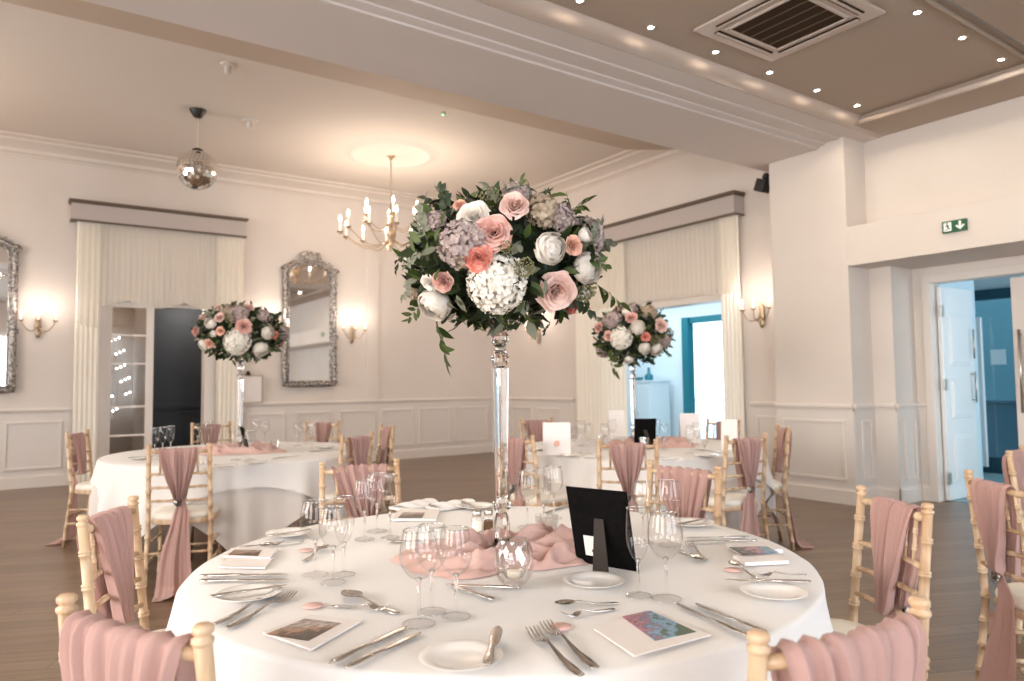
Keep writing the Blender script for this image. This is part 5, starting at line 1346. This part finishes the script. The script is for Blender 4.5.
# black card holder : board seen from the back with its strut
def card_holder(label, P0, P1, lean, h, z0=ZW, lab=True):
    t = thing('card_holder', label, 'table sign', (P0.x, P0.y, z0))
    bx = (P1-P0); w = bx.length; rz = atan2(bx.y, bx.x); t.rotation_euler = (0, 0, rz)
    Mx = Matrix.Rotation(lean, 4, 'X')            # local -y faces the viewer; lean>0 tips the top away from -y
    b = MB(); b.box(0, w, -.002, .004, 0, h, Mx); b.build('board', M['black'], t, bevel=.001)
    b = MB(); hh = h*.62; foot = hh*sin(abs(lean))+.055
    vs = [(w*.42, -.004-hh*sin(lean), hh*cos(lean)), (w*.57, -.004-hh*sin(lean), hh*cos(lean)), (w*.80, -foot, .001), (w*.54, -foot, .001)]
    b.add(vs + [(a, c+.003, d) for a, c, d in vs], [(0,1,2,3),(7,6,5,4),(0,4,5,1),(1,5,6,2),(2,6,7,3),(3,7,4,0)], False)
    b.build('strut', M['strut'], t)
    if lab:
        b = MB(); b.box(w*.19, w*.41, -.0035, -.002, h*.12, h*.38, Mx); l_ = b.build('label', M['card'], t)
        l_['label'] = 'small white label'
        b = MB(); b.ball((w*.33, -.0038, h*.19), .004, 8, 6, Mx); b.build('printed_dot', M['grille'], l_)
    return t
M['strut'] = mat('dark_brown_strut', (.022,.015,.011), .8)
P0, P1 = az(577, 561.5, ZW), az(637, 571.6, ZW)
card_holder('black card holder seen from behind with its strut and small white label', P0, P1, radians(13), .232)

# --- back table (left of picture) and table before the window
for (x, y, k) in ((155,428,'flute'),(163,427,'flute'),(171,426,'flute')): glass_at(k, x, y, 'champagne flute in the trio standing before the dark doorway on the back table', 'flutes before the dark doorway')
for (x, y, k) in ((198,424,'white'),(209,422,'red')): glass_at(k, x, y, 'wine glass of the pair before the pink-draped far chair on the back table', 'pair of glasses on the back table')
for (x, y, k) in ((236,432,'white'),(250,431,'red')): glass_at(k, x, y, 'wine glass beside the small black card holder on the back table, nearer us', 'glasses by the back card holder')
for (x, y, k) in ((256,420,'white'),(265,421,'red')): glass_at(k, x, y, 'wine glass behind the small black card holder on the back table', 'glasses behind the back card holder')
for (x, y, k) in ((298,423,'white'),(305,421,'red'),(312,424,'flute')): glass_at(k, x, y, 'wine glass in the cluster before the arched mirror chair on the back table', 'glass cluster on the back table')
for (x, y, k) in ((573,427,'white'),(581,421,'red'),(588,424,'flute')): glass_at(k, x, y, 'glass in the cluster beside the white card with the pink seal', 'glasses by the sealed card')
for (x, y, k) in ((605,424,'white'),(612,420,'red'),(657,420,'flute'),(664,424,'white')): glass_at(k, x, y, 'glass standing around the small black card holder before the bright doorway', 'glasses around the far card holder')
for (x, y, k) in ((690,426,'white'),(697,423,'red'),(704,427,'flute')): glass_at(k, x, y, 'glass in the cluster before the bright doorway, between the two standing cards', 'glasses between the standing cards')
def tumb(x, y, lab, grp=None):
    c = copy_tree(tb); p = az(x, y, ZW); c.location = (p.x, p.y, ZW); relabel(c, lab, grp)
tumb(275, 452, 'cut tumbler on the back table beside the pink cloth'); tumb(644, 449, 'cut tumbler standing in front of the small black card holder'); tumb(602, 446, 'cut tumbler behind the back of the front-row chair before the window')
q0, q1 = az(246, 452, ZW), az(259, 457, ZW); card_holder('small black card holder on the back table among the pink cloth', q0, q0+(q1-q0).normalized()*.16, radians(14), .21, lab=False)
q0 = az(634, 448, ZW); card_holder('small black card holder on the table before the bright doorway', q0, q0+Vector((rt.x, rt.y, 0)).normalized()*.17, radians(14), .24, lab=False)
def tent(label, x, y, w, h, rz, seal=False):
    p = az(x, y, ZW); t = thing('standing_menu_card', label, 'menu', (p.x, p.y, ZW), rz)
    b = MB()
    for s in (-1, 1):
        b.add([(-w/2, s*.035, 0), (w/2, s*.035, 0), (w/2, s*.001, h), (-w/2, s*.001, h), (-w/2, s*.035-s*.0015, 0), (w/2, s*.035-s*.0015, 0), (w/2, 0, h-.002), (-w/2, 0, h-.002)], [(0,1,2,3),(7,6,5,4),(0,4,5,1),(1,5,6,2),(3,2,6,7),(0,3,7,4)], False)
    b.build('card', M['card'], t)
    if seal:
        b = MB(); b.lathe([(0,0),(.020,0),(.021,.002),(.018,.004),(0,.004)], 18, Matrix.Translation((.0, -.024, h*.36)) @ Matrix.Rotation(radians(78), 4, 'X')); b.build('wax_seal', M['seal'], t)
camrz = -YAW
tent('white standing card with round pink wax seal', 557, 455, .20, .235, camrz-.1, True)
tent('tall pale standing card behind the glasses, before the window curtain', 617, 436, .15, .25, camrz, False)
tent('tall pale standing card outlined against the bright doorway', 690, 443, .17, .25, camrz+.1, False)
tent('white standing card beside the pier-side chair post', 730, 450, .12, .23, camrz-.5, False)
for i, (x, y, lb) in enumerate(((256,462,'plate at the near edge of the back table below the card holder'), (225,466,'plate on the back table behind the squarely seen chair'), (325,447,'plate on the back table beside the far pink-draped chair'), (140,458,'plate on the back table where the cloth curves by the door'),
     (536,449,'plate left of the card with the pink seal'), (570,455,'plate in front of the card with the pink seal'), (590,457,'plate at the near rim before the window, by the sealed card'), (706,455,'plate between the standing cards at the near rim'), (668,459,'plate in front of the window-side glasses at the near rim'))):
    plate(x, y, lb)
for i, (x0, y0, x1, y1, lb) in enumerate(((566,457,584,452,'knife between the sealed card and near-rim plate'), (700,450,730,453,'knife behind the near-rim plate between standing cards'), (272,459,300,456,'knife on the back table at the near edge of the cloth'), (310,452,340,450,'knife on the back table beside the glass cluster'), (185,462,212,464,'knife on the back table behind the squarely seen chair back'))):
    item('table_knife', lb, x0, y0, x1, y1)
def small_napkin(label, x, y, rz):
    p = az(x, y, ZW); 
    def fn(u, v):
        q = u*2-1; w = v*2-1; return (q*.10, w*.055, .014+.012*cos(w*2.6)*(1-.3*q*q)+.004*sin(q*9+w*3))
    b = MB(); b.sheet(fn, 16, 12); b.box(-.10, .10, -.055, .055, 0, .01); o = b.build('folded_napkin', M['white_cloth'], loc=(p.x, p.y, ZW)); o.rotation_euler = (0,0,rz); tag(o, label, 'napkin')
small_napkin('folded white napkin at the far rim behind the rear glasses', 415, 507, .3)
small_napkin('folded white napkin at the far rim beside the far plate', 452, 507, .1)

# ------------------------------------------------------------------ light
w = bpy.data.worlds.new('sky'); sc.world = w; w.use_nodes = True
bg = w.node_tree.nodes['Background']; bg.inputs[0].default_value = (.72, .89, 1.0, 1); bg.inputs[1].default_value = 5.0
def area(name, loc, rot, sx_, sy__, e, col, portal=False):
    l = bpy.data.lights.new(name, 'AREA'); l.shape = 'RECTANGLE'; l.size = sx_; l.size_y = sy__; l.energy = e; l.color = col
    if portal: l.cycles.is_portal = True
    o = bpy.data.objects.new(name, l); COL.objects.link(o); o.location = loc; o.rotation_euler = rot
    return o
DAY = (.80, .90, 1.0)
def daywin(name, loc, rz, w_, h_, e, col):
    o = area(name, loc, (0, 0, 0), w_, h_, e, col); o.data.spread = radians(130)
    o.rotation_euler = (radians(90-19), 0, rz)
    return o
daywin('left_window_fill', (LX+.02, -1.4, 1.85), radians(-90), 2.3, 2.0, 140, (1,.90,.81))
daywin('left_window_fill', (LX+.02, 2.4, 1.85), radians(-90), 2.3, 2.0, 140, (1,.90,.81))
daywin('left_window_fill', (LX+.02, 7.5, 1.85), radians(-90), 2.4, 2.0, 105, (1,.90,.81))  # added with its unseen window to brighten the far room
daywin('daylight_front', (-.5, RY+.02, 1.85), 0, 2.9, 2.0, 75, (.90,.93,1))
daywin('daylight_front', (3.7, RY+.02, 1.85), 0, 2.9, 2.0, 85, (.84,.91,1))
area('window_portal', (9.95, 6.0, 1.25), (0, radians(90), 0), 2.2, 2.8, 1, (1,1,1), True)
area('hall_portal', (10.97, 3.7, 1.2), (0, radians(90), 0), 2.2, 1.4, 1, (1,1,1), True)
area('hall_fill', (9.4, .35, 1.6), (radians(90), 0, 0), 2.2, 2.0, 60, (.80,.92,1))  # added area light; the hall wall behind it has no window
area('porch_fill', (8.7, 8.3, 2.78), (0, 0, 0), 1.6, 3.5, 60, (.86,.95,1))  # added ceiling light brightening the porch; no skylight is built
ptlight('anteroom_fill', (.7, YA+.9, 2.4), 7, WARM, .1)  # added point light; no lamp stands in the ante-room
ptlight('passage_fill', (2.3, YA+.7, 2.5), 16, (1,.9,.8), .1)  # added point light that lifts the slate wall; no fitting here

sc.cycles.use_denoising = True
sc.cycles.max_bounces = 14; sc.cycles.diffuse_bounces = 4; sc.cycles.glossy_bounces = 6; sc.cycles.transmission_bounces = 14; sc.cycles.transparent_max_bounces = 24
sc.cycles.caustics_reflective = False; sc.cycles.caustics_refractive = False
sc.cycles.sample_clamp_indirect = 6
sc.view_settings.view_transform = 'Standard'; sc.view_settings.look = 'None'; sc.view_settings.exposure = -0.05; sc.view_settings.gamma = 1
sc.view_settings.use_curve_mapping = False
